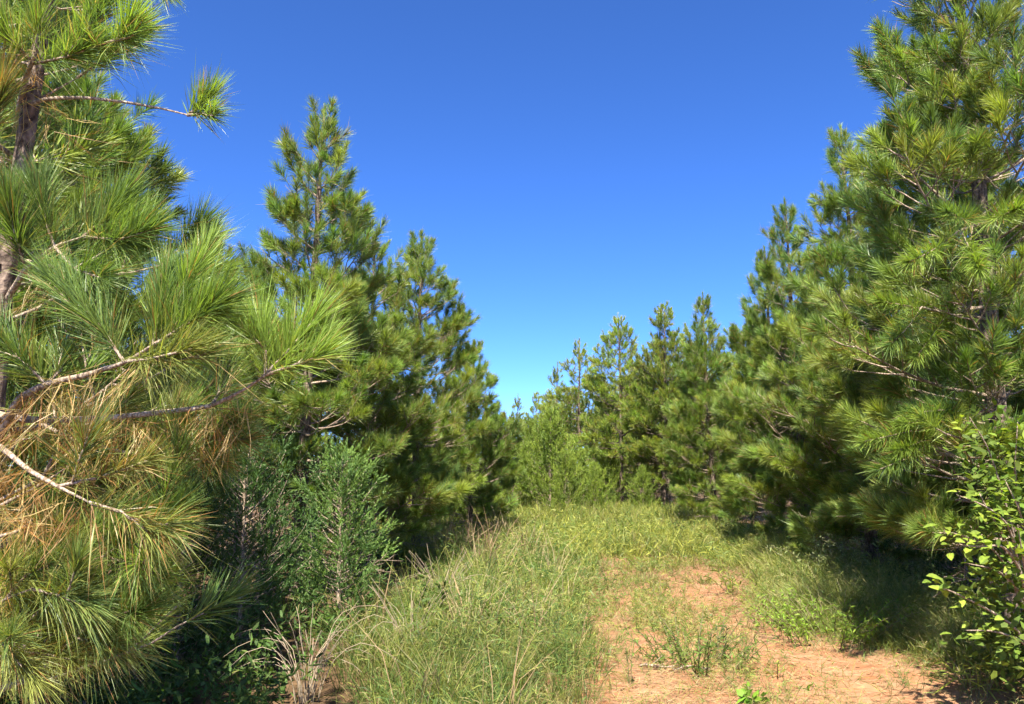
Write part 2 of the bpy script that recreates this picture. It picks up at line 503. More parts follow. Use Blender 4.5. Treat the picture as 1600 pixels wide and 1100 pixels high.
def pine(x, y, H, R, seed, label, group=None, lod=1, keep=None, **kw):
    """a pine with trunk, each branch (> needles), dead branches and the leading shoot"""
    z0 = ghf(x, y) - .04
    root = link('pine_tree', None); root.location = (x, y, z0)
    tag(root, label, 'tree', group)
    tp, rad, live, deadb, rng = plan_pine(H, R, seed, **kw)
    T = MB(); T.tube(tp, rad, 10, jit=.05, rng=rng)
    lib = library(lod)
    Nn, Wt = MB(), MB()
    leader(Nn, Wt, tp, rng, lod)
    link('trunk', T.mesh('trunk', M_BARK, True), root)
    ld = link('leading_shoot', Wt.mesh('leading_shoot', M_TWIG, True), root)
    link('needles', Nn.mesh('needles', M_NEEDLE), ld)
    for M, L, t in live:
        if keep and not keep(Vector((x, y, z0)) + M.translation, M.to_3x3() @ Vector((1, 0, 0)), L): continue
        e, s = pick(lib, L, rng)
        b = link('branch', e[2], root, M @ Matrix.Scale(s, 4))
        link('needles', e[3], b)
    for M in deadb:
        e = deadlib()[rng.randint(5)]
        link('dead_branch', e[1], root, M)
    return root

FAR = []
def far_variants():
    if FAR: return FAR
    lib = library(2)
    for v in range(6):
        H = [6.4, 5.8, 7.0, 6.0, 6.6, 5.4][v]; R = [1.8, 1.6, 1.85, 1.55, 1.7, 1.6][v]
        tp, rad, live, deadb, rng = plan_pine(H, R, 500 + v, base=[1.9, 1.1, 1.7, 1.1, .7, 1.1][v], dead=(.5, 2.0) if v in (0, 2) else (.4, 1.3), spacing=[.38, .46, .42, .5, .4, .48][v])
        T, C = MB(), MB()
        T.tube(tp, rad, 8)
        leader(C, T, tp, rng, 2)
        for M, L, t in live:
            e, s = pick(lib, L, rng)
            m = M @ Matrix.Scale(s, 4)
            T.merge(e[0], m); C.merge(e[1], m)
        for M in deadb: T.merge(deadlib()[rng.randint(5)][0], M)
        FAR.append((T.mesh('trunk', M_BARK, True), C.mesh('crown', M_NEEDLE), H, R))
    return FAR

def far_pine(x, y, H, seed, label, group=None, var=None, rot=None, wide=1.):
    rng = rs(seed)
    e = far_variants()[rng.randint(6) if var is None else var]
    s = H / e[2]
    root = link('pine_tree', None)
    root.matrix_local = Matrix.Translation((x, y, ghf(x, y) - .04)) @ Matrix.Rotation(rng.uniform(0, 6.28) if rot is None else rot, 4, 'Z') @ Matrix.Diagonal((s * wide, s * wide, s, 1))
    tag(root, label, 'tree', group)
    link('trunk', e[0], root); link('crown', e[1], root)
    return root

def atx(px, d): return (px - 800) / FPX * d / math.cos(PITCH)
def top_h(px, py, d): return float(at(px, py, d)[2])

# --- the near pine at the left edge: hand-placed boughs
def near_pine():
    rng = rs(11)
    bx, by = float(at(8, 400, 2.75)[0]), 2.75
    z0 = ghf(bx, by) - .04
    root = link('pine_tree', None); root.location = (bx, by, z0)
    tag(root, 'close pine at the left edge with long needles and bare pale boughs', 'tree')
    tp = np.array([[0, 0, 0], [-.01, 0, .8], [0, .01, 1.5], [.0, 0, 2.2], [.03, 0, 2.7], [.055, 0, 3.1], [.06, .02, 3.4], [.08, .03, 3.8], [.08, 0, 4.2], [.1, 0, 4.6]])
    T = MB(); T.tube(tp, [.05, .043, .038, .034, .031, .027, .023, .018, .012, .006], 12, jit=.06, rng=rng)
    link('trunk', T.mesh('trunk', M_BARK, True), root)
    O = np.array([bx, by, z0])
    def bough(pts, r, shoots, dead=None, browns=.05, olive=False, dens=1., extra=None):
        """pts: (px, py, d); shoots: (list of px,py,d, density)"""
        W, Nn = MB(), MB()
        p = np.array([at(*q) if len(q) == 3 and q[0] is not None else q[1] for q in pts]) - O
        # smooth the line
        t = np.linspace(0, len(p) - 1, (len(p) - 1) * 4 + 1)
        sm = np.stack([np.interp(t, np.arange(len(p)), p[:, a]) for a in range(3)], 1)
        sm[1:-1] = (sm[:-2] + sm[1:-1] * 2 + sm[2:]) / 4
        W.tube(sm, np.linspace(r, r * .25, len(sm)), 8, jit=.1, rng=rng)
        for sh in shoots:
            q = np.array([at(*a) for a in sh[0]]) - O
            tt = np.linspace(0, len(q) - 1, 7)
            q = np.stack([np.interp(tt, np.arange(len(q)), q[:, a]) for a in range(3)], 1)
            W.tube(q, np.linspace(.0055, .0035, 7), 6)
            g = OLIVE * .95 if (olive or (len(sh) > 2 and sh[2])) else GREEN * rng.uniform(.95, 1.2)
            for sd in range(1):
                j0 = rng.randint(1, 5); l0 = np.linalg.norm(q[-1] - q[0])
                dq = unit(unit(q[-1] - q[0]) + rng.normal(0, .42, 3) + [0, 0, .15])
                q2 = curve_pts(q[j0], dq, dq + [0, 0, .25], l0 * rng.uniform(.45, .8), 5, rng, .05)
                W.tube(q2, np.linspace(.0042, .003, 5), 5)
                shoot(Nn, q2, rng, 0, sh[1] * dens * .42, 0, green=g * rng.uniform(.8, 1.15), brown=browns, spread=rng.uniform(.65, .95), nl=(sh[3] if len(sh) > 3 else .2) * rng.uniform(.6, .95), droop=rng.uniform(.05, .3))
            shoot(Nn, q, rng, 0, sh[1] * dens * .72, 0, green=g, brown=browns, spread=rng.uniform(.68, .9), nl=(sh[3] if len(sh) > 3 else .18) * rng.uniform(.8, 1.1), droop=.2 if (olive or (len(sh) > 2 and sh[2])) else .07)
        if dead:
            for a, b, n in dead: deadneedles(Nn, sm[int(a * (len(sm) - 1)):int(b * (len(sm) - 1)) + 1], rng, int(n * .75))
        b = link('branch', W.mesh('branch', M_TWIG, True), root)
        link('needles', Nn.mesh('needles', M_NEEDLE), b)
    TR = lambda z: (None, np.array([np.interp(z, tp[:, 2], tp[:, 0]), 0, z]) + O)
    trk = lambda z: tuple()
    # the two pale boughs in the middle left
    bough([(-60, 760, 2.7), (0, 680, 2.55), (30, 622, 2.5), (72, 600, 2.45), (135, 586, 2.4), (200, 565, 2.35), (238, 540, 2.3)], .017, [
        ([(238, 540, 2.3), (248, 500, 2.3), (258, 440, 2.32)], 1.5),
        ([(238, 540, 2.3), (290, 508, 2.25), (345, 470, 2.2)], 1.5),
        ([(195, 567, 2.35), (160, 515, 2.35), (105, 445, 2.4)], 1.5),
        ([(250, 520, 2.35), (300, 440, 2.45), (325, 390, 2.5)], 1.2),
        ([(72, 600, 2.45), (30, 560, 2.4), (-15, 515, 2.4)], 1.3),
        ([(72, 600, 2.45), (95, 578, 2.5), (105, 560, 2.55)], .5),
        ([(200, 565, 2.35), (240, 560, 2.2), (300, 545, 2.1)], .8, True)],
        dead=[(.2, .95, 420)])
    bough([(-40, 640, 2.75), (40, 657, 2.6), (150, 655, 2.5), (250, 645, 2.45), (330, 635, 2.4), (380, 610, 2.38), (415, 586, 2.36)], .013, [
        ([(415, 586, 2.36), (450, 548, 2.35), (490, 500, 2.35)], 1.4),
        ([(415, 586, 2.36), (415, 545, 2.38), (405, 505, 2.4)], .9),
        ([(415, 586, 2.36), (462, 570, 2.3), (505, 555, 2.28)], .7),
        ([(330, 635, 2.4), (350, 600, 2.5), (360, 560, 2.55)], .6)],
        dead=[(.1, .75, 520), (.72, .86, 110)])
    # broken pale boughs and the brown mass low on the trunk
    bough([(-60, 660, 2.7), (0, 697, 2.5), (45, 735, 2.4), (90, 760, 2.35), (140, 785, 2.3)], .012, [
        ([(90, 760, 2.35), (160, 745, 2.3), (230, 720, 2.25)], .9, True),
        ([(140, 785, 2.3), (190, 800, 2.25), (230, 830, 2.2)], .7, True)],
        dead=[(.1, 1, 420)], browns=.3)
    bough([(-50, 860, 2.6), (0, 838, 2.45), (30, 830, 2.4), (50, 812, 2.38)], .008, [], dead=[(0, 1, 160)])
    bough([(-50, 820, 2.7), (0, 790, 2.6), (60, 760, 2.6), (120, 720, 2.6)], .008, [
        ([(60, 760, 2.6), (90, 700, 2.6), (110, 660, 2.65)], .5, True)], dead=[(0, 1, 300)], browns=.5)
    # hanging olive foliage under the second bough
    bough([(20, 640, 2.9), (120, 690, 2.8), (220, 712, 2.7), (300, 712, 2.65)], .009, [
        ([(220, 712, 2.7), (290, 715, 2.62), (350, 725, 2.55)], 1.1, True),
        ([(300, 712, 2.65), (330, 685, 2.6), (375, 660, 2.55)], 1.0, True),
        ([(220, 712, 2.7), (250, 680, 2.7), (290, 650, 2.7)], .9, True),
        ([(120, 690, 2.8), (170, 650, 2.8), (210, 615, 2.8)], .9, True)],
        dead=[(.3, 1, 150)], browns=.16)
    # low green boughs
    bough([(-60, 920, 2.9), (40, 900, 2.7), (110, 888, 2.6), (165, 868, 2.5)], .011, [
        ([(165, 868, 2.5), (215, 850, 2.42), (265, 835, 2.36)], 1.5),
        ([(165, 868, 2.5), (225, 825, 2.45), (285, 788, 2.4)], 1.3),
        ([(110, 888, 2.6), (140, 845, 2.6), (185, 815, 2.6)], 1.1),
        ([(40, 900, 2.7), (70, 870, 2.6), (110, 850, 2.55)], 1.0, True),
        ([(165, 868, 2.5), (200, 880, 2.4), (240, 895, 2.3)], .8)],
        dead=[(.1, .7, 120)])
    bough([(-60, 1060, 2.75), (20, 1020, 2.64), (90, 985, 2.58), (150, 965, 2.56), (200, 940, 2.53)], .012, [
        ([(150, 965, 2.56), (185, 965, 2.48), (225, 958, 2.42)], 1.1),
        ([(200, 940, 2.53), (215, 925, 2.52), (235, 905, 2.51)], .7),
        ([(90, 985, 2.58), (110, 950, 2.53), (140, 925, 2.50)], 1.0, True),
        ([(20, 1020, 2.64), (35, 965, 2.58), (70, 925, 2.53)], 1.0, True),
        ([(90, 985, 2.58), (130, 1000, 2.50), (170, 1010, 2.45)], 1.1, True),
        ([(20, 1020, 2.64), (60, 1020, 2.53), (110, 1030, 2.45)], 1.0, True),
        ([(-60, 1060, 2.75), (-20, 985, 2.64), (10, 915, 2.58)], 1.0, True)],
        dead=[(.1, .9, 200)], browns=.1)
    bough([(-80, 1000, 2.64), (-30, 960, 2.53), (10, 935, 2.48), (50, 920, 2.42)], .009, [
        ([(10, 935, 2.48), (40, 900, 2.42), (80, 880, 2.39)], 1.0, True),
        ([(50, 920, 2.42), (90, 930, 2.36), (130, 945, 2.34)], 1.1, True),
        ([(-30, 960, 2.53), (0, 1000, 2.42), (50, 1060, 2.34)], 1.0, True)], dead=[(0, 1, 80)])
    # boughs above the middle
    bough([(10, 470, 2.75), (40, 420, 2.65), (85, 385, 2.6), (130, 370, 2.55)], .012, [
        ([(40, 420, 2.65), (25, 370, 2.55), (10, 315, 2.5)], 1.5),
        ([(85, 385, 2.6), (70, 340, 2.6), (50, 295, 2.6)], 1.3),
        ([(130, 370, 2.55), (160, 345, 2.55), (190, 310, 2.55)], 1.3),
        ([(130, 370, 2.55), (185, 375, 2.5), (235, 360, 2.45)], 1.2),
        ([(85, 385, 2.6), (115, 420, 2.5), (160, 435, 2.4)], 1.0)],
        dead=[(.1, .9, 130)])
    bough([(5, 400, 2.75), (90, 420, 2.85), (190, 430, 2.9), (250, 415, 2.9)], .010, [
        ([(250, 415, 2.9), (280, 390, 2.9), (310, 355, 2.9)], 1.2),
        ([(190, 430, 2.9), (200, 380, 2.9), (215, 340, 2.9)], 1.2),
        ([(250, 415, 2.9), (310, 430, 2.8), (350, 425, 2.75)], 1.0)])
    # top-left plume and the single tuft against the sky
    bough([(30, 175, 2.75), (40, 120, 2.7), (56, 85, 2.65), (60, 30, 2.6)], .012, [
        ([(56, 85, 2.65), (60, 30, 2.6), (62, -30, 2.6)], 1.5),
        ([(50, 95, 2.68), (20, 65, 2.6), (-15, 30, 2.55)], 1.4),
        ([(50, 100, 2.68), (100, 90, 2.6), (145, 75, 2.55)], 1.3),
        ([(100, 90, 2.6), (135, 50, 2.55), (165, 0, 2.5)], 1.4),
        ([(145, 75, 2.55), (185, 60, 2.5), (205, 35, 2.45)], .8)],
        dead=[(0, .5, 110)], browns=.08)
    bough([(40, 165, 2.75), (75, 154, 2.7), (130, 152, 2.65), (200, 160, 2.6), (255, 170, 2.56), (295, 180, 2.54)], .0085, [
        ([(293, 180, 2.54), (310, 168, 2.52), (330, 150, 2.5)], .55, False, .165),
        ([(293, 180, 2.54), (315, 178, 2.5), (335, 172, 2.46)], .35, False, .13)], dead=[(.2, .5, 40)])
    bough([(40, 165, 2.75), (80, 145, 2.8), (120, 122, 2.85)], .0075, [
        ([(120, 122, 2.85), (150, 100, 2.85), (180, 75, 2.85)], .9)], dead=[(.2, .9, 40)])
    bough([(50, 20, 2.7), (120, -40, 2.7), (200, -60, 2.7)], .008, [
        ([(200, -60, 2.7), (230, -40, 2.68), (255, -15, 2.66)], .5, False, .13)])
    bough([(15, 240, 2.75), (-20, 215, 2.65), (-60, 200, 2.6)], .01, [
        ([(-20, 215, 2.65), (-10, 180, 2.6), (0, 140, 2.55)], .9, True)], dead=[(0, 1, 200)], browns=.4)
    # rest of the tree: boughs turned away to the left and back, above and beside the frame
    _, _, live, _, rng2 = plan_pine(4.6, 1.25, 77, base=.7, spacing=.34)
    lib = library(1)
    for M, L, t in live:
        d = M.to_3x3() @ Vector((1, 0, 0)); z = M.translation.z
        if d.x > .15 or d.y < -.1 or (d.x > -.1 and z > 2.6): continue
        e, s = pick(lib, L * (1 if z < 3.5 else .8), rng2)
        b = link('branch', e[2], root, M @ Matrix.Scale(s, 4)); link('needles', e[3], b)
near_pine()

# --- pines one can tell apart along both sides of the clearing
pine(-3.95, 6.6, 5.8, 1.65, 21, 'tall pine with dark gaps rising behind the close pine at the left', base=.7)
pine(atx(470, 10.2) + .05, 10.2, top_h(515, 168, 10.2), 1.65, 22, 'slim pointed pine with upright leading shoots, tallest above the grey-green cedar', base=1.2, lean=(.012, 0), per=(5, 6), spacing=.38)
pine(atx(585, 12.6), 12.6, top_h(598, 372, 12.6), 1.75, 23, 'shorter pine squeezed between the pointed pine and the dark-trunked pine', base=.5, per=(5, 7), spacing=.34)
pine(atx(655, 14.8), 14.8, top_h(662, 360, 14.8), 1.7, 24, 'pine with dark bare trunk and dead lower limbs beside the shaded grass', base=1.5, dead=(.2, 1.8), per=(5, 6), spacing=.34)
pine(atx(738, 17.4), 17.4, top_h(745, 530, 17.4), 1.3, 25, 'small round-topped pine at the right end of the left row', base=.45)
pine(atx(330, 12.2), 12.2, 5.0, 1.5, 26, 'pine hidden deep in the shade behind the grey-green cedar', base=.6)

pine(atx(1553, 7.4), 7.4, 8.2, 1.68, 31, 'largest pine at the right edge, running out of the top of the picture', base=1.05, fat=1.0, per=(5, 7), spacing=.35)
pine(atx(1472, 9.6), 9.6, top_h(1420, 80, 9.6), 1.65, 32, 'second pine in the right row, its trunk glimpsed in dark shade', base=1.0)
pine(atx(1345, 11.8), 11.8, top_h(1320, 198, 11.8), 1.55, 33, 'third pine in the right row with thin top against the sky', base=.4)
pine(atx(1245, 14.4), 14.4, top_h(1216, 315, 14.4), 1.55, 34, 'fourth pine in the right row with short crooked top', base=.35)
pine(atx(1205, 17.4), 17.4, top_h(1172, 385, 17.4), 1.5, 35, 'pine on the right with pale trunk and bare lower branches above the grass', base=.7, dead=(.5, 1.6))
pine(atx(1108, 20.0), 20.0, top_h(1105, 455, 20.0), 1.35, 36, 'bushy pine with low boughs reaching the grass, ending the right row', base=.35)

def plume_bough():
    root = [o for o in bpy.data.objects if o.name.startswith('pine_tree') and str(o.get('label', '')).startswith('largest pine')][0]
    O = np.array(root.location); rng = rs(91)
    for pts, shs in (([(1540, 640, 7.3), (1500, 668, 6.9), (1455, 690, 6.6)], [[(1500, 668, 6.9), (1430, 672, 6.5), (1350, 690, 6.2)], [(1510, 665, 6.9), (1480, 640, 6.6), (1420, 645, 6.4)], [(1455, 690, 6.6), (1420, 715, 6.4), (1370, 735, 6.2)], [(1480, 680, 6.7), (1440, 690, 6.5), (1400, 705, 6.3)], [(1500, 668, 6.9), (1470, 655, 6.6), (1410, 662, 6.3)]]),
                     ([(1540, 330, 7.3), (1530, 350, 6.7), (1500, 360, 6.2)], [[(1530, 350, 6.7), (1560, 340, 6.2), (1590, 325, 5.9)], [(1530, 350, 6.7), (1510, 345, 6.2), (1480, 330, 5.9)], [(1500, 360, 6.2), (1460, 390, 6.0), (1420, 410, 5.8)], [(1500, 360, 6.2), (1520, 395, 6.0), (1530, 420, 5.8)]]),
                     ([(1535, 480, 7.3), (1480, 490, 6.8), (1440, 480, 6.5)], [[(1480, 490, 6.8), (1430, 480, 6.5), (1375, 470, 6.3)], [(1440, 480, 6.5), (1420, 510, 6.3), (1390, 540, 6.1)], [(1480, 490, 6.8), (1460, 520, 6.5), (1430, 560, 6.3)]])):
        W, Nn = MB(), MB()
        p = np.array([at(*q) for q in pts]) - O
        W.tube(p, np.linspace(.02, .009, len(p)), 6)
        for sh in shs:
            q = np.array([at(*a) for a in sh]) - O
            t = np.linspace(0, 2, 8); q = np.stack([np.interp(t, [0, 1, 2], q[:, a]) for a in range(3)], 1)
            W.tube(q, np.linspace(.007, .004, 8), 5)
            shoot(Nn, q, rng, 1, 2.6, .1, green=np.array([.21, .3, .05]), nl=.2)
        b = link('branch', W.mesh('branch', M_TWIG, True), root); link('needles', Nn.mesh('needles', M_NEEDLE), b)
plume_bough()

pine(-3.15, 4.3, 5.6, 1.3, 81, 'pine half hidden behind the close pine at the left edge', base=.6)
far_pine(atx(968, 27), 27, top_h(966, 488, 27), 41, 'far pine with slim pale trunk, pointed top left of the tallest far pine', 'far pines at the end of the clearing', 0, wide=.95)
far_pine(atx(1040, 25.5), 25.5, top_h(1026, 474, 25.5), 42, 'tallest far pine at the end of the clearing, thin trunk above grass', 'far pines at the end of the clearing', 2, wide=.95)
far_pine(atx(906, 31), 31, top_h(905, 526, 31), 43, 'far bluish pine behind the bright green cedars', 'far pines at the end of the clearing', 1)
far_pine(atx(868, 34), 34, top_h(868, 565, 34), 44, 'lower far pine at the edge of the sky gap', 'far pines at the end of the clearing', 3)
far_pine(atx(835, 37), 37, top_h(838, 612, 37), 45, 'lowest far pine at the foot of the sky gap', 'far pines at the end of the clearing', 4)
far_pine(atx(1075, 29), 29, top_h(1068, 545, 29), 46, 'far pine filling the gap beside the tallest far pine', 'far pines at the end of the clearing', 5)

# --- the rows behind them
ORD = 'first second third fourth fifth sixth seventh eighth ninth tenth eleventh twelfth thirteenth fourteenth fifteenth sixteenth'.split()
HIDDEN = {9, 11, 12, 14, 15, 16, 17, 18, 23, 24, 30, 32, 33, 35, 36, 37, 41, 42, 43, 44, 45, 55, 56, 57, 59, 60, 65, 66, 67, 68, 69, 70}    # row places of which the photograph shows nothing
rng = rs(60)
spots = []
for row, x0 in enumerate((7.6, 10.6)):
    for y in np.arange(8.2, 40, 2.8 + row * .9):
        x = x0 + rng.uniform(-.35, .35); yy = y + rng.uniform(-.5, .5)
        if x / yy < .9:
            spots.append((x, yy, rng.uniform(5.0, 6.4), 'pine back in the %s shaded row behind the right edge' % ('next', 'outer')[row], 'pines behind the right row'))
for row, x0 in enumerate((-4.9, -7.9)):
    for y in np.arange(11.4 if row == 0 else 8, 40, 2.8 + row * .9):
        x = x0 + rng.uniform(-.35, .35); yy = y + rng.uniform(-.5, .5)
        if x / yy > -.9:
            spots.append((x, yy, rng.uniform(4.4, 5.4), 'pine back in the %s shaded row behind the left edge' % ('next', 'outer')[row], 'pines behind the left row'))
for y in np.arange(20, 44, 2.8):
    spots.append((-3.1 + rng.uniform(-.4, .4) - max(0, (y - 24)) * .03, y, rng.uniform(3.3, 3.9) if y < 30 else 4.3, 'low pine continuing the left row beyond the round-topped pine', 'pines behind the left row'))
for y in np.arange(23, 44, 2.8):
    spots.append((5.2 + rng.uniform(-.4, .4), y, rng.uniform(5.2, 6.2), 'pine continuing the right row beyond the bushy low-boughed pine', 'pines behind the right row'))
for i in range(16):
    spots.append((-9 + i * 1.6 + rng.uniform(-.5, .5), 44 + rng.uniform(-2, 5), 5.0 + .12 * i, 'pine from the left in the wood closing off the clearing', 'pines closing the clearing'))
seen = {}
for i, (x, y, H, lab, grp) in enumerate(spots):
    if i in HIDDEN: continue
    n = seen.get(lab, 0); seen[lab] = n + 1
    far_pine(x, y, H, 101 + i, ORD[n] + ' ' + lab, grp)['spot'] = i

# ------------------------------------------------------------------ cedars
def gen_cedar(H, R, seed, col, col2, plume=.13, leaf=.03, lw=.0042, nb=150, per=11, lv=26, base=.06, shape=.8, asc=.75):
    """a young red cedar: ascending branches set with feathery plumes"""
    rng = rs(seed)
    T, C = MB(), MB()
    tp = trunk_pts(H, rng); tp[:, :2] *= .6
    T.tube(tp, np.linspace(.02 + .006 * H, .004, len(tp)), 7)
    for b in range(nb):
        t = (b + rng.uniform(0, 1)) / nb
        z = H * (base + (1 - base - .03) * t)
        az = b * 2.39996 + rng.uniform(-.4, .4)
        L = (R * (1 - t) ** shape * min(1, .55 + 2.2 * t) + .07) * rng.choice([.55, .75, .9, 1.0, 1.3, 1.5]) * rng.uniform(.9, 1.1)
        e0 = .25 + t * .5; e1 = asc + t * .45 + rng.uniform(-.2, .2)
        p0 = np.array([np.interp(z, tp[:, 2], tp[:, 0]), np.interp(z, tp[:, 2], tp[:, 1]), z])
        ca, sa = math.cos(az), math.sin(az)
        k_ = max(5, int(L / .08))
        ax = curve_pts(p0, (ca * math.cos(e0), sa * math.cos(e0), math.sin(e0)), (ca * math.cos(e1), sa * math.cos(e1), math.sin(e1)), L, k_, rng, .08)
        T.tube(ax, np.linspace(.0035 + .004 * L, .002, k_), 4)
        npl = max(4, int(per * (L / .5) ** .8))
        tone = rng.uniform(0, 1)
        bc = col * tone + col2 * (1 - tone)
        for q in range(npl):
            s = 1.0 if q == 0 else .25 + .75 * rng.rand() ** .7
            fi = min(s, .999) * (k_ - 1); j = int(fi); fr = fi - j
            P = ax[j] * (1 - fr) + ax[j + 1] * fr
            Tn = unit(ax[j + 1] - ax[j])
            d = Tn + rng.normal(0, .55, 3) * (0.2 if q == 0 else 1) + np.array([0, 0, .25])
            pl = plume * rng.uniform(.6, 1.3)
            n = int(lv * rng.uniform(.8, 1.2))
            u = rng.uniform(0, 1, n)
            d = unit(d)
            a = rng.normal(size=(n, 3)); a -= d * (a @ d)[:, None]; a = unit(a)
            PP = P + d * (u * pl)[:, None]
            th = (.75 - .45 * u)[:, None]
            D = d * np.cos(th) + a * np.sin(th)
            c = vary(bc, rng, n, .25, .08)
            C.ribbons(PP, D, leaf * (1.25 - .7 * u) * rng.uniform(.7, 1.2, n), lw * rng.uniform(.8, 1.3, n), rng.normal(0, .08, (n, 3)), c * .85, c * 1.15, rng)
    return T, C

def place_cedar(TC, x, y, label, group=None, rot=0, s=1., name='cedar_tree', meshes=None):
    root = link(name, None)
    root.matrix_local = Matrix.Translation((x, y, ghf(x, y) - .03)) @ Matrix.Rotation(rot, 4, 'Z') @ Matrix.Scale(s, 4)
    tag(root, label, 'tree', group)
    tm, cm = meshes or (TC[0].mesh('trunk', M_TWIG, True), TC[1].mesh('crown', M_CEDAR))
    link('trunk', tm, root); link('crown', cm, root)
    return tm, cm

BLUEG = np.array([.165, .265, .058]); SHADEG = np.array([.06, .115, .03])  # the second green carries deep shade in its colour
LIME = np.array([.27, .345, .052]); LIME2 = np.array([.14, .21, .042])
place_cedar(gen_cedar(1.68, .46, 3, BLUEG, np.array([.08, .145, .045]), nb=120, per=11, lv=30, plume=.19, leaf=.038, lw=.0065, shape=.6), atx(542, 7.9), 7.9,
            'grey-green feathery young cedar at the edge of the left verge')
sh = gen_cedar(1.8, .7, 4, SHADEG * 1.1, SHADEG * .75, nb=110, per=9, lv=18, plume=.18, leaf=.05, lw=.008, shape=.6)  # crown coloured as if already in shade
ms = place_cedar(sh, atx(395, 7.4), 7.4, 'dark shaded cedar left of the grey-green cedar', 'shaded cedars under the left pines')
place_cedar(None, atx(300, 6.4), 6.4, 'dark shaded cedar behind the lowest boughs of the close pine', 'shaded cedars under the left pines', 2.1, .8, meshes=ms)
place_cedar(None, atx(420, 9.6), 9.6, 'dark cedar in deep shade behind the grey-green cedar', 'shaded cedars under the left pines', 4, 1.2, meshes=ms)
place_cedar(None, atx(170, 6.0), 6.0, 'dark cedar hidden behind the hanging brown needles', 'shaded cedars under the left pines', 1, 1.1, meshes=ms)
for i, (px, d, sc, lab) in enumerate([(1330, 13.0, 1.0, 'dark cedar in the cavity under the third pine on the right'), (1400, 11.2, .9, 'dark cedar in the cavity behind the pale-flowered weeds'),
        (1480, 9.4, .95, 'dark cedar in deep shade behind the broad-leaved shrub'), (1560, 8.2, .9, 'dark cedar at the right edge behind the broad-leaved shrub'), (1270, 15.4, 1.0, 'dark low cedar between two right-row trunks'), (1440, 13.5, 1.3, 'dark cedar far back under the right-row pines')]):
    place_cedar(None, atx(px, d), d, lab, 'shaded cedars under the right pines', i * 1.3, sc, meshes=ms)  # same shade-coloured crowns, filling bright openings under the row
fc = [gen_cedar(3.2, 1.15, 60 + i, LIME, LIME2, nb=150, per=13, lv=20, plume=.24, leaf=.055, lw=.014, shape=.75, asc=1.0) for i in range(3)]
fm = [(t.mesh('trunk', M_TWIG, True), c.mesh('crown', M_CEDAR)) for t, c in fc]
for i, (px, d, top, lab) in enumerate([
    (858, 25, 640, 'bright green conical cedar at the end of the clearing, tallest of its group'),
    (905, 25.5, 700, 'bright green cedar right of the tallest conical cedar'),
    (800, 26, 662, 'bright green cedar left of the tallest conical cedar'),
    (755, 24, 672, 'bright green cedar beside the small round-topped pine'),
    (722, 22.5, 690, 'low bright cedar half behind the dead limbs of the left row'),
    (945, 27, 690, 'bright green cedar in front of the slim far pine'),
    (830, 30, 655, 'light green cedar filling the foot of the sky gap'),
    (775, 30, 650, 'light green cedar behind the small round-topped pine'),
    (695, 20.5, 712, 'small bright cedar in the grass nearest the dark-trunked pine'),
    (738, 20.8, 716, 'small bright cedar in the grass under the round-topped pine'),
    (882, 23.5, 705, 'short bright cedar in front of the tallest conical cedar'),
    (928, 24.0, 722, 'short bright cedar in the grass below the slim far pine'),
    (1000, 25.0, 728, 'short bright cedar between the slim far pine and the tallest far pine')]):
    h = top_h(px, top, d)
    place_cedar(None, atx(px, d), d, lab, 'bright cedars at the end of the clearing', i * 1.7, h / 3.2, meshes=fm[i % 3])

# ------------------------------------------------------------------ grass and litter
def grass(name, label, N, dens, hfun, wfun, colf, seed, box, lean=.35, mat=None, clump=18, crad=.09):
    """blades in clumps; dens(x, y) is the chance a clump stands there"""
    rng = rs(seed)
    cx = rng.uniform(box[0], box[1], N)
    u = rng.rand(N); y0, y1 = box[2], box[3]
    cy = y0 * (y1 / y0) ** u                                   # thicker towards the camera
    ok = (rng.rand(N) < dens(cx, cy)) & (np.abs(cx) < .78 * cy + 1.2)
    cx, cy = cx[ok], cy[ok]; n = len(cx)
    R = np.repeat(np.arange(n), clump)
    m = len(R)
    far = np.clip(cy[R] / 9, 1, 3)
    a = rng.uniform(0, 6.283, m); rr = crad * np.sqrt(rng.rand(m)) * far ** .6
    x = cx[R] + np.cos(a) * rr; y = cy[R] + np.sin(a) * rr
    P = np.stack([x, y, gh(x, y) - .01], 1)
    ch = (hfun(cx, cy) * rng.uniform(.65, 1.25, n))[R]
    h = ch * rng.uniform(.45, 1.1, m)
    tilt = rng.uniform(.0, lean, m)
    da = a + rng.normal(0, .6, m)
    D = np.stack([np.cos(da) * np.sin(tilt), np.sin(da) * np.sin(tilt), np.cos(tilt)], 1)
    b = rng.uniform(.1, .75, m)
    bend = np.stack([np.cos(da) * b, np.sin(da) * b, -b * b * .6], 1)
    c = colf(cx, cy, rng)[R] * rng.uniform(.72, 1.25, (m, 1))
    mb = MB()
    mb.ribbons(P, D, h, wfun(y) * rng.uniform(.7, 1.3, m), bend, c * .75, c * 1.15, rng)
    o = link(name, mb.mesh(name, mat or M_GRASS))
    return tag(o, label, 'grass', None, 'stuff')

def left_mask(x, y):
    return np.clip((edge_l(y) + .1 - x + (fbm(x * 2 + 3, y * 2) - .5) * .8) / .6, 0, 1)
def right_mask(x, y):
    return np.clip((x - edge_r(y) + .1 + (fbm(x * 2 + 9, y * 2) - .5) * .8) / .6, 0, 1)
def shade_left(x, y):           # under the left row little grass grows
    return np.clip((x + 1.35 + (y > 16) * 1.2 + .35 * np.sin(y)) / .7, .03, 1)
G1 = np.array([.115, .175, .04]); G2 = np.array([.215, .235, .055]); G3 = np.array([.26, .22, .095]); G4 = np.array([.062, .115, .032])
def mixc(x, y, rng, cols, ps):
    n = len(x)
    f = fbm(x * .8 + 13, y * .8)[:, None]
    i = rng.choice(len(cols), n, p=ps)
    c = np.array(cols)[i]
    return c * (.8 + .5 * f)

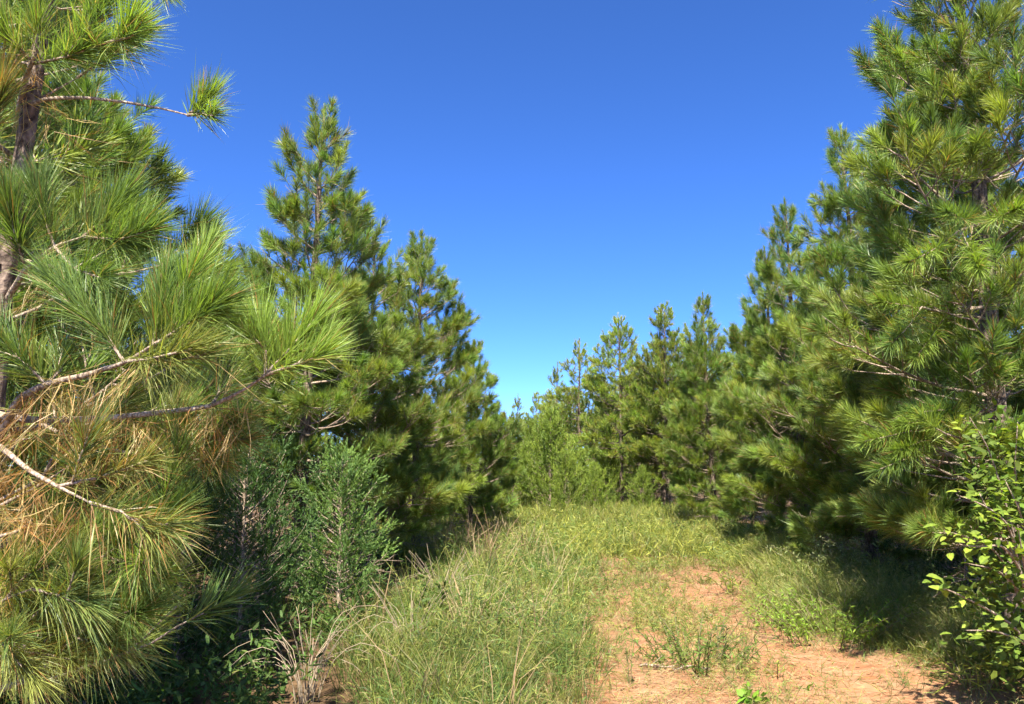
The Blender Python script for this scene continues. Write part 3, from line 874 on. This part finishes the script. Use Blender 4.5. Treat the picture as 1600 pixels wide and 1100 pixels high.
grass('verge_grass', 'tall green grass covering the left verge', 4400,
      lambda x, y: left_mask(x, y) * shade_left(x, y), lambda x, y: .12 + .62 * fbm(x * 2.3, y * 2.3) - .2 * np.clip(1 - (edge_l(y) - x) / 1.1, 0, 1), lambda y: .0055 + .0007 * np.clip(y - 6, 0, 20),
      lambda x, y, r: mixc(x, y, r, [G1, G2, G4, G3], [.36, .30, .18, .16]), 201, (-4, 1.6, 4.6, 19), clump=20)
grass('dry_stalks', 'tall straw-coloured dry stalks standing in the left verge', 900,
      lambda x, y: left_mask(x, y) * shade_left(x, y) * (fbm(x * 1.1 + 4, y * 1.1) > .48) * np.clip((.5 - x) / 1.2, .12, 1), lambda x, y: .85 + 0 * x, lambda y: .0055 + .0006 * np.clip(y - 6, 0, 20),
      lambda x, y, r: mixc(x, y, r, [np.array([.29, .2, .11]), np.array([.2, .13, .08]), np.array([.33, .26, .15])], [.4, .3, .3]), 202, (-3, 1.2, 4.8, 17), lean=.2, mat=M_STRAW, clump=9, crad=.07)
grass('meadow_grass', 'bright yellow-green grass filling the far end of the clearing', 6500,
      lambda x, y: np.clip((y - 13.5) / 2.5, 0, 1) * (1 - path_mask(x, y)) * np.clip((x + 3.2) / .8, .0, 1) * np.clip((5.6 - x) / .8, .05, 1), lambda x, y: .30 + .34 * fbm(x * .7, y * .7) + .012 * np.clip(y - 16, 0, 12), lambda y: .010 + .0006 * (y - 13),
      lambda x, y, r: mixc(x, y, r, [G2, G1, G3, np.array([.27, .28, .05])], [.4, .25, .12, .23]), 203, (-5, 7.5, 13.5, 34), clump=18, crad=.11)
grass('wispy_grass', 'fine pale green wispy grass on the right verge', 5600,
      lambda x, y: right_mask(x, y) * np.clip((5.1 - x - .0 * y) / .7, .04, 1) * (.35 + fbm(x * 1.2, y * 1.2 + 5)), lambda x, y: .22 + .5 * np.clip(fbm(x * .9 + 2, y * .9) - .15, 0, 1) * np.clip((x - edge_r(y)) / .8, .3, 1), lambda y: .0038 + .0006 * np.clip(y - 6, 0, 20),
      lambda x, y, r: mixc(x, y, r, [G2, G1, np.array([.28, .27, .1]), np.array([.33, .28, .15])], [.42, .3, .16, .12]), 204, (2.2, 6.2, 5.2, 17), lean=.75, clump=24, crad=.13)
grass('track_grass', 'sparse short grass sprouting on the bare track', 2600,
      lambda x, y: .14 + .7 * (fbm(x * 1.5 + 8, y * 1.5) > .54) * (path_mask(x, y) < .98) + .45 * (np.abs(x - path_c(y) + .15) < .35) * (fbm(x * 2, y * 1.2 + 30) > .47), lambda x, y: .08 + .16 * fbm(x * 2, y * 2), lambda y: .0035 + .0006 * np.clip(y - 6, 0, 20),
      lambda x, y, r: mixc(x, y, r, [G1, G2, G3], [.4, .35, .25]), 205, (-.2, 4.8, 4.8, 17), lean=1.0, clump=12, crad=.08)

def culms(name, label, N, dens, hfun, colf, seed, box, w0=.0042, nl=6, ll=.14):
    """leafy grass culms: a thin stem with short blades standing off it"""
    rng = rs(seed)
    x = rng.uniform(box[0], box[1], N); y = box[2] * (box[3] / box[2]) ** rng.rand(N)
    ok = (rng.rand(N) < dens(x, y)) & (np.abs(x) < .78 * y + 1.2)
    x, y = x[ok], y[ok]; n = len(x)
    P = np.stack([x, y, gh(x, y) - .01], 1)
    h = hfun(x, y) * rng.uniform(.5, 1.2, n)
    a = rng.uniform(0, 6.283, n); t = np.abs(rng.normal(0, .28, n))
    D = np.stack([np.cos(a) * np.sin(t), np.sin(a) * np.sin(t), np.cos(t)], 1)
    b = rng.uniform(.05, .45, n); bend = np.stack([np.cos(a) * b, np.sin(a) * b, -b * b * .5], 1)
    c = colf(x, y, rng) * rng.uniform(.75, 1.25, (n, 1))
    w = w0 + .0006 * np.clip(y - 6, 0, 20)
    mb = MB()
    mb.ribbons(P, D, h, w * .8, bend, c * .8, c * 1.2, rng)
    R = np.repeat(np.arange(n), nl); m = len(R)
    u = rng.uniform(.12, .95, m)
    PP = P[R] + D[R] * (h[R] * u)[:, None] + bend[R] * (h[R] * u * u)[:, None]
    la = rng.uniform(0, 6.283, m); le = rng.uniform(.1, 1.2, m)
    DD = np.stack([np.cos(la) * np.cos(le), np.sin(la) * np.cos(le), np.sin(le)], 1)
    bb = np.stack([np.cos(la) * .1, np.sin(la) * .1, -rng.uniform(.05, .6, m)], 1)
    cc = c[R] * rng.uniform(.75, 1.3, (m, 1))
    mb.ribbons(PP, DD, ll * rng.uniform(.5, 1.3, m) * (1.15 - .5 * u), w[R] * 1.25 * rng.uniform(.7, 1.3, m), bb, cc * .9, cc * 1.1, rng)
    return tag(link(name, mb.mesh(name, M_GRASS)), label, 'grass', None, 'stuff')
culms('leafy_grass', 'leafy grass stems mixed through the left verge', 17000, lambda x, y: left_mask(x, y) * shade_left(x, y),
      lambda x, y: .12 + .7 * fbm(x * 1.9 + 5, y * 1.9) ** 1.3 - .2 * np.clip(1 - (edge_l(y) - x) / 1.2, 0, 1), lambda x, y, r: mixc(x, y, r, [G1, G2, G4, G3], [.36, .34, .15, .15]), 211, (-3.5, 1.6, 4.6, 17), w0=.005, ll=.12)
culms('low_grass', 'fine leafy grass along the right side of the track', 9500, lambda x, y: right_mask(x, y) * np.clip((5.0 - x) / .7, .03, 1),
      lambda x, y: .22 + .34 * np.clip((x - edge_r(y)) / .9, .1, 1), lambda x, y, r: mixc(x, y, r, [G2, G1, G3], [.5, .3, .2]), 212, (2.2, 6, 5.2, 17), w0=.0032, ll=.09)
culms('far_grass', 'leafy bright grass at the end of the track', 8000, lambda x, y: np.clip((y - 12.5) / 3, 0, 1) * (1 - path_mask(x, y)) * np.clip((x + 3) / .8, 0, 1) * np.clip((5.4 - x) / .8, .03, 1),
      lambda x, y: .34 + .3 * fbm(x * .7, y * .7), lambda x, y, r: mixc(x, y, r, [G2, G1, np.array([.29, .3, .06])], [.4, .3, .3]), 213, (-4.5, 6.5, 12.5, 32), w0=.006, ll=.17)
culms('sprouting_grass', 'thin grass sprouting through the straw on the track', 11500, lambda x, y: (.16 + .8 * (fbm(x * 1.3 + 8, y * 1.3) > .5)) * np.clip(.2 + (1 - path_mask(x, y)) + 1.2 * (np.abs(x - path_c(y) + .05) < .5), 0, 1),
      lambda x, y: .10 + .16 * fbm(x * 2, y * 2), lambda x, y, r: mixc(x, y, r, [G1, G2, G3], [.35, .4, .25]), 214, (-.2, 4.4, 4.8, 17), w0=.0034, ll=.09)

def litter(name, label, N, box, maskf, cols, ln, w, seed, mat):
    rng = rs(seed)
    x = rng.uniform(box[0], box[1], N); y = box[2] * (box[3] / box[2]) ** rng.rand(N)
    ok = rng.rand(N) < maskf(x, y)
    x, y = x[ok], y[ok]; n = len(x)
    P = np.stack([x, y, gh(x, y) + rng.uniform(.004, .02, n)], 1)
    a = rng.uniform(0, 6.283, n)
    a = np.where(rng.rand(n) < .5, rng.normal(0, .5, n), a)
    D = np.stack([np.cos(a), np.sin(a), rng.normal(.02, .06, n)], 1)
    c = np.array(cols)[rng.randint(0, len(cols), n)] * rng.uniform(.7, 1.2, (n, 1))
    mb = MB()
    mb.ribbons(P, D, ln * rng.uniform(.4, 1.3, n), (w + .0005 * np.clip(y - 6, 0, 12)) * rng.uniform(.7, 1.3, n), rng.normal(0, .06, (n, 3)) * [1, 1, .2], c, c, rng, side=np.tile([0, 0, 1.], (n, 1)))
    return tag(link(name, mb.mesh(name, mat)), label, 'straw', None, 'stuff')
litter('straw_litter', 'pale dry straw lying scattered on the clay track', 32000, (-.5, 6, 4.8, 17), lambda x, y: .35 + .65 * (fbm(x * 1.3, y * 1.3 + 50) > .5),
       [(.38, .28, .15), (.33, .22, .11), (.44, .34, .19), (.25, .16, .08), (.16, .095, .055)], .17, .0042, 301, M_STRAW)
litter('needle_litter', 'brown fallen pine needles under the trees', 14000, (-8, 11, 4, 20), lambda x, y: ((x < -1) | (x > 3.6)) * 1.,
       [(.22, .12, .06), (.15, .085, .045), (.3, .18, .09)], .2, .005, 302, M_STRAW)

def crumbs():
    rng = rs(330); mb = MB()
    o8 = np.array([[1, 0, 0], [0, 1, 0], [-1, 0, 0], [0, -1, 0], [0, 0, 1], [0, 0, -1.]])
    f8 = [(0, 1, 4), (1, 2, 4), (2, 3, 4), (3, 0, 4), (1, 0, 5), (2, 1, 5), (3, 2, 5), (0, 3, 5)]
    n = 0
    while n < 2600:
        y = 4.8 * (14 / 4.8) ** rng.rand(); x = rng.uniform(0, 4.4)
        if rng.rand() > float(path_mask(x, y)) or fbm(x * 2.2, y * 2.2) < .42: continue
        r = .004 + .016 * rng.rand() ** 4
        v = o8 * r * rng.uniform(.6, 1.3, (6, 1)) * [1, 1, .7]
        mb.add(v + [x, y, ghf(x, y) + r * .3], f8, np.array([.3, .15, .075]) * rng.uniform(.6, 1.3)); n += 1
    return tag(link('soil_crumbs', mb.mesh('soil_crumbs', M_SOIL)), 'small crumbs and pebbles of clay loose on the track', 'soil', None, 'stuff')
M_SOIL = leaf_mat('soil_crumb', 0, .95, .1, objvar=0)
crumbs()

# leafy undergrowth filling dark gaps on both sides; shade put into its green
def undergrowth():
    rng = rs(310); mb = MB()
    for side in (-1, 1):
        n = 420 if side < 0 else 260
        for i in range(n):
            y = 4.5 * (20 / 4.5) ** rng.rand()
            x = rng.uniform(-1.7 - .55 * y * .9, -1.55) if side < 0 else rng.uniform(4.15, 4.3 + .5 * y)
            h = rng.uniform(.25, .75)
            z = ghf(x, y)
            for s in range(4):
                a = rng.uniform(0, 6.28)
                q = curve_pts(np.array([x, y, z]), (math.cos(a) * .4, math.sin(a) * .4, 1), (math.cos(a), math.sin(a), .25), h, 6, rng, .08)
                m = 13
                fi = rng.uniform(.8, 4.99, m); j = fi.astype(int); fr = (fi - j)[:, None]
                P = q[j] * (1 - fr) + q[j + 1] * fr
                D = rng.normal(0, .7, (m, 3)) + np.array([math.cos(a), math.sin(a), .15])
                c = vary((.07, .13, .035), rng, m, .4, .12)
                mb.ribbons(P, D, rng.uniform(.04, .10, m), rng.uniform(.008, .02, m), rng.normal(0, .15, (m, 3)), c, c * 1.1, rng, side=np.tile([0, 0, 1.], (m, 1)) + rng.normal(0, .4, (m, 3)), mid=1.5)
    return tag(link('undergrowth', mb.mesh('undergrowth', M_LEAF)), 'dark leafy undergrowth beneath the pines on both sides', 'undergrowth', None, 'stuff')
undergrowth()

# ------------------------------------------------------------------ weeds, shrubs, dead wood
def weed(x, y, label, seed, stems, h, leaf, lw, col, spread=.5, nleaf=22, group=None, flower=None, name='weed_plant', stemcol=(.16, .14, .07), base_r=.06, arch=.3, lean=(0, 0)):
    rng = rs(seed)
    root = link(name, None); root.location = (x, y, ghf(x, y) - .01)
    tag(root, label, 'plant', group)
    S, Lf, Fl = MB(), MB(), MB()
    for i in range(stems):
        a = rng.uniform(0, 6.283); r = base_r * math.sqrt(rng.rand())
        d0 = np.array([math.cos(a) * spread * rng.uniform(.2, 1) + lean[0], math.sin(a) * spread * rng.uniform(.2, 1) + lean[1], 1.])
        d1 = d0 + np.array([math.cos(a) * arch + lean[0], math.sin(a) * arch + lean[1], -arch * .9])
        H = h * rng.uniform(.55, 1.1)
        k_ = 8
        q = curve_pts(np.array([math.cos(a) * r, math.sin(a) * r, 0]), d0, d1, H, k_, rng, .05)
        S.tube(q, np.linspace(.0045, .002, k_), 5, col=stemcol)
        m = int(nleaf * rng.uniform(.7, 1.2))
        fi = rng.uniform(.8, k_ - 1.01, m); j = fi.astype(int); fr = (fi - j)[:, None]
        P = q[j] * (1 - fr) + q[j + 1] * fr
        T = unit(q[j + 1] - q[j])
        D = T * .55 + unit(rng.normal(size=(m, 3))) * .9
        c = vary(col, rng, m, .3, .1)
        Lf.ribbons(P, D, leaf * rng.uniform(.55, 1.2, m) * (1.15 - .5 * fi / k_), lw * rng.uniform(.7, 1.2, m), rng.normal(0, .1, (m, 3)) - [0, 0, .15], c, c * 1.1, rng, mid=1.25)
        if flower:
            m = 40
            P = q[-1] - unit(q[-1] - q[-3]) * (rng.uniform(0, .22, m) * 1)[:, None] * (h / .9) + rng.normal(0, .025, (m, 3))
            c = vary(flower, rng, m, .2, .05)
            Fl.ribbons(P, rng.normal(size=(m, 3)) + [0, 0, .4], .028, .012, rng.normal(0, .1, (m, 3)), c, c, rng, mid=1.3)
    link('stem', S.mesh('stem', M_STEM, True), root)
    link('foliage', Lf.mesh('foliage', M_LEAF), root)
    if flower: link('flower_head', Fl.mesh('flower_head', M_LEAF), root)['kind'] = 'stuff'
    return root

def gp(px, py):
    """ground point under a photo pixel"""
    lo, hi = 2.0, 80.0
    for _ in range(50):
        mid = (lo + hi) / 2; p = at(px, py, mid)
        if p[2] > ghf(p[0], p[1]): lo = mid
        else: hi = mid
    return float(p[0]), float(p[1])
WG = np.array([.12, .20, .045]); WD = np.array([.06, .10, .035]); WY = np.array([.22, .27, .055])
weed(*gp(1088, 1040), 'leafy weed clump with dark stems standing in the middle of the clay track', 401, 44, .44, .085, .008, WG * 1.25, .9, 22, base_r=.42)
weed(*gp(1128, 1040), 'dark upright weed stem close beside the clump on the track', 402, 3, .4, .05, .009, WD, .12, 26, base_r=.03, arch=.05)
weed(*gp(985, 1070), 'single thin weed stem on the near left of the track', 403, 2, .36, .05, .008, WG, .15, 14, base_r=.02, arch=.1)
weed(*gp(952, 925), 'slender weed with bare lower stem where the track narrows', 404, 3, .42, .08, .011, WG, .3, 14, base_r=.03)
weed(*gp(1145, 928), 'yellow-green spreading weed on the far part of the track', 405, 9, .40, .12, .013, WY, .8, 13, base_r=.07, arch=.5)
weed(*gp(1175, 1098), 'low broad-leaved weed at the near edge of the track', 406, 6, .16, .085, .034, np.array([.12, .24, .03]), .9, 6, base_r=.05)
weed(*gp(1255, 1078), 'tiny two-leaved seedling on bare clay', 407, 2, .06, .06, .022, np.array([.13, .24, .03]), .9, 4, base_r=.02)
weed(*gp(1215, 1060), 'thin pale weed leaning over bare clay', 408, 3, .26, .06, .008, WY, .5, 10, base_r=.03, arch=.6)
weed(*gp(1030, 930), 'small yellowish weed tuft left of the spreading weed', 409, 6, .3, .09, .008, WY, .6, 10, base_r=.06)
weed(*gp(1300, 1000), 'bushy bright green weed mound at the right edge of the track', 410, 60, .56, .075, .009, np.array([.17, .285, .04]), .9, 26, base_r=.42, arch=.5)
weed(*gp(1235, 985), 'lower bright green weed mound beside the bushy one', 411, 34, .42, .07, .008, np.array([.19, .3, .045]), 1.0, 20, base_r=.32, arch=.5)
weed(*gp(1305, 915), 'arching pale-flowered weed in front of the dark right trees', 412, 16, 1.0, .09, .018, np.array([.22, .28, .13]), .55, 26, base_r=.15, flower=(.22, .25, .14), arch=1.1, lean=(-.35, -.1))
weed(*gp(1375, 925), 'second pale-flowered weed leaning right of the arching one', 413, 11, .9, .09, .017, np.array([.2, .26, .12]), .5, 24, base_r=.1, flower=(.21, .24, .14), arch=.9, lean=(.15, -.1))
weed(*gp(1490, 985), 'tall pale weed with whitish top before the broad-leaved shrub', 414, 5, .95, .09, .018, np.array([.22, .3, .11]), .2, 34, base_r=.06, flower=(.22, .26, .14), arch=.25, lean=(-.1, 0))
weed(*gp(1530, 1085), 'yellow-green grassy weed in the bottom right corner', 415, 12, .42, .2, .009, WY, .6, 9, base_r=.12, arch=.5)
weed(*gp(1590, 1010), 'feathery green shrub under the broad-leaved shrub', 416, 26, .75, .05, .008, np.array([.14, .23, .04]), .55, 46, base_r=.25, arch=.5, name='feathery_shrub')
weed(*gp(420, 1092), 'pale budded weed in the dark bottom left', 417, 4, .36, .07, .014, np.array([.24, .26, .11]), .5, 10, base_r=.05)
weed(*gp(690, 1000), 'dark green leafy weed within the tall left verge grass', 418, 10, .6, .11, .02, WG * .8, .5, 18, base_r=.12)
weed(*gp(800, 1010), 'broad dark weed clump near the track in the verge grass', 419, 14, .5, .1, .016, WG * .9, .6, 18, base_r=.16)
weed(*gp(985, 850), 'low green bush at the foot of the far grass', 420, 30, .6, .09, .02, WG * 1.1, .8, 26, base_r=.5)
weed(*gp(900, 850), 'yellow-green bushy weed at the head of the track', 421, 26, .55, .1, .016, WY, .8, 20, base_r=.45)
weed(*gp(1095, 850), 'green bush below the low pine boughs at the end of the right row', 422, 26, .6, .1, .02, WG * .8, .8, 24, base_r=.5)

def dead_clump(px, py, label, seed, n, h, name='dead_grass_clump', right=0):
    rng = rs(seed); x, y = gp(px, py)
    mb = MB()
    for i in range(n):
        a = rng.uniform(0, 6.283); H = h * rng.uniform(.6, 1.1)
        b = rng.rand() < .45
        d0 = np.array([math.cos(a) * .15, math.sin(a) * .15, 1]); d1 = np.array([math.cos(a) + right, math.sin(a) * .5, -.9 if b else .9])
        q = curve_pts(np.array([math.cos(a) * .09 * rng.rand(), math.sin(a) * .09 * rng.rand(), 0]), d0, d1, H * (1.25 if b else 1), 9, rng, .06)
        mb.tube(q, np.linspace(.0032, .0014, 9), 4, col=np.array([.42, .33, .23]) * rng.uniform(.6, 1.2))
    o = link(name, mb.mesh(name, M_STRAW, True)); o.location = (x, y, ghf(x, y) - .01)
    return tag(o, label, 'dry grass')
dead_clump(478, 1098, 'pale dead grass clump arching over in the dark lower left', 501, 34, .72)
dead_clump(690, 960, 'upright dry brown grass clump beside the grey-green cedar', 502, 40, .72)
dead_clump(640, 1030, 'thin dry grass clump in the near left verge', 503, 22, .7)
dead_clump(815, 880, 'dry stalk clump before the shaded grass', 504, 9, .6)

def dead_twig(px, py, label, seed, L, rot, tilt=0.05, z=.03):
    x, y = gp(px, py)
    o = link('dead_twig', gen_dead(L, rs(seed)).mesh('dead_twig', M_TWIG, True))
    o.matrix_local = Matrix.Translation((x, y, ghf(x, y) + z)) @ Matrix.Rotation(rot, 4, 'Z') @ Matrix.Rotation(tilt, 4, 'Y')
    return tag(o, label, 'twig')
dead_twig(1110, 1052, 'small dark dead twig lying under the weed clump', 511, .4, 2.9)
dead_twig(1000, 1046, 'short dark twig lying across the left of the track', 512, .28, .2)
dead_twig(215, 1090, 'pale forked dead branch on the ground below the close pine', 513, .8, 2.2, -.45)
dead_twig(695, 850, 'bare grey dead branch at the foot of the dark trunk', 514, 1.0, -.3, -.25, .2)

# broad-leaved shrub at the right edge, every leaf its own piece
def leaf_mesh(seed, L, W, col):
    rng = rs(seed); mb = MB()
    k_ = 6
    t = np.linspace(0, 1, k_)
    w = W / 2 * np.sin(np.pi * t ** .8) ** .8
    w[0] = w[-1] = .0008
    z = -.18 * L * t ** 2
    mid = np.stack([L * t, 0 * t, z], 1)
    l = mid + np.stack([0 * t, w, w * .35 + .004 * rng.uniform(-1, 1, k_)], 1); r = mid + np.stack([0 * t, -w, w * .35 + .004 * rng.uniform(-1, 1, k_)], 1)
    v = np.vstack([mid, l, r]); f = []
    for i in range(k_ - 1):
        f += [(i, i + 1, k_ + i + 1), (i, k_ + i + 1, k_ + i), (i, 2 * k_ + i + 1, i + 1), (i, 2 * k_ + i, 2 * k_ + i + 1)]
    c = np.tile(col, (3 * k_, 1)); c[:k_] *= 1.25
    mb.add(v, f, c)
    return mb.mesh('leaf', M_LEAF, True)
def broadleaf():
    rng = rs(520)
    root = link('broadleaf_shrub', None)
    x, y = atx(1620, 5.9), 5.9
    z = ghf(x, y); root.location = (x, y, z)
    O = np.array([x, y, z])
    tag(root, 'broad-leaved shrub with lime leaves at the right edge', 'shrub')
    lm = [leaf_mesh(i, L, W, np.array(c)) for i, (L, W, c) in enumerate([(.105, .055, (.19, .275, .042)), (.115, .058, (.14, .22, .036)), (.09, .048, (.22, .3, .045)), (.10, .054, (.10, .17, .03))])]
    stems = [  # (photo pixels and depth of the tip's way)
        [(1600, 900, 5.9), (1570, 780, 5.7), (1545, 700, 5.6), (1515, 652, 5.5)],
        [(1600, 850, 5.9), (1585, 740, 5.6), (1590, 660, 5.5)],
        [(1590, 930, 5.8), (1560, 860, 5.6), (1510, 838, 5.4), (1475, 830, 5.3)],
        [(1600, 900, 5.7), (1570, 840, 5.4), (1545, 800, 5.3), (1530, 770, 5.3)],
        [(1610, 850, 5.6), (1590, 790, 5.3), (1570, 750, 5.3)],
        [(1600, 930, 5.6), (1560, 890, 5.4), (1510, 880, 5.3)],
        [(1590, 980, 5.6), (1540, 950, 5.4), (1490, 925, 5.3), (1462, 915, 5.3)],
        [(1600, 1000, 5.6), (1550, 985, 5.4), (1510, 985, 5.3)],
        [(1610, 960, 5.5), (1600, 880, 5.2), (1590, 820, 5.1)],
        [(1600, 930, 5.5), (1580, 820, 5.3), (1540, 790, 5.2), (1500, 775, 5.2)],
        [(1600, 900, 5.5), (1570, 850, 5.2), (1530, 855, 5.1), (1495, 850, 5.1)]]
    for si, st in enumerate(stems):
        q = np.array([at(*p) for p in st]) - O
        q = np.vstack([[0, 0, 0], q])
        t = np.linspace(0, len(q) - 1, 14)
        q = np.stack([np.interp(t, np.arange(len(q)), q[:, a]) for a in range(3)], 1)
        q[1:-1] = (q[:-2] + 2 * q[1:-1] + q[2:]) / 4
        S = MB(); S.tube(q, np.linspace(.012, .003, 14), 6)
        so = link('stem', S.mesh('stem', M_TWIG, True), root)
        for i in range(27):
            s = 13 - 7.5 * rng.rand() ** 1.1 - .01 if i else 12.99
            j = int(s); P = q[j] * (1 - s + j) + q[j + 1] * (s - j)
            P = P + rng.normal(0, .045, 3)
            T = unit(q[j + 1] - q[j])
            d = unit(T * .5 + rng.normal(0, .7, 3) * [1, 1, .45] + np.array([-.15, -.35, -.05]))
            X = Vector(d); up = Vector((rng.normal(0, .35), -.35 + rng.normal(0, .35), 1.0))
            Y = up.cross(X).normalized(); Z = X.cross(Y)
            M = Matrix(((X.x, Y.x, Z.x, P[0]), (X.y, Y.y, Z.y, P[1]), (X.z, Y.z, Z.z, P[2]), (0, 0, 0, 1))) @ Matrix.Scale(rng.uniform(.5, .95), 4)
            link('leaf', lm[rng.randint(4)], so, M)
    fb = MB()
    for b in range(230):
        yy = rng.uniform(650, 1050); p0 = at(rng.uniform(1530, 1690), yy, rng.uniform(5.35, 6.4)) - O
        m = 11
        d = rng.normal(0, .5, (m, 3)) + [-.2, -.3, .1]
        c = vary((.10, .16, .03), rng, m, .45, .12)
        fb.ribbons(p0 + rng.normal(0, .07, (m, 3)), d, rng.uniform(.04, .085, m), rng.uniform(.018, .038, m), rng.normal(0, .15, (m, 3)), c, c * 1.1, rng, side=np.tile([0, -.3, 1.], (m, 1)) + rng.normal(0, .4, (m, 3)), mid=1.4)
    link('foliage', fb.mesh('foliage', M_LEAF), root)['kind'] = 'stuff'
broadleaf()
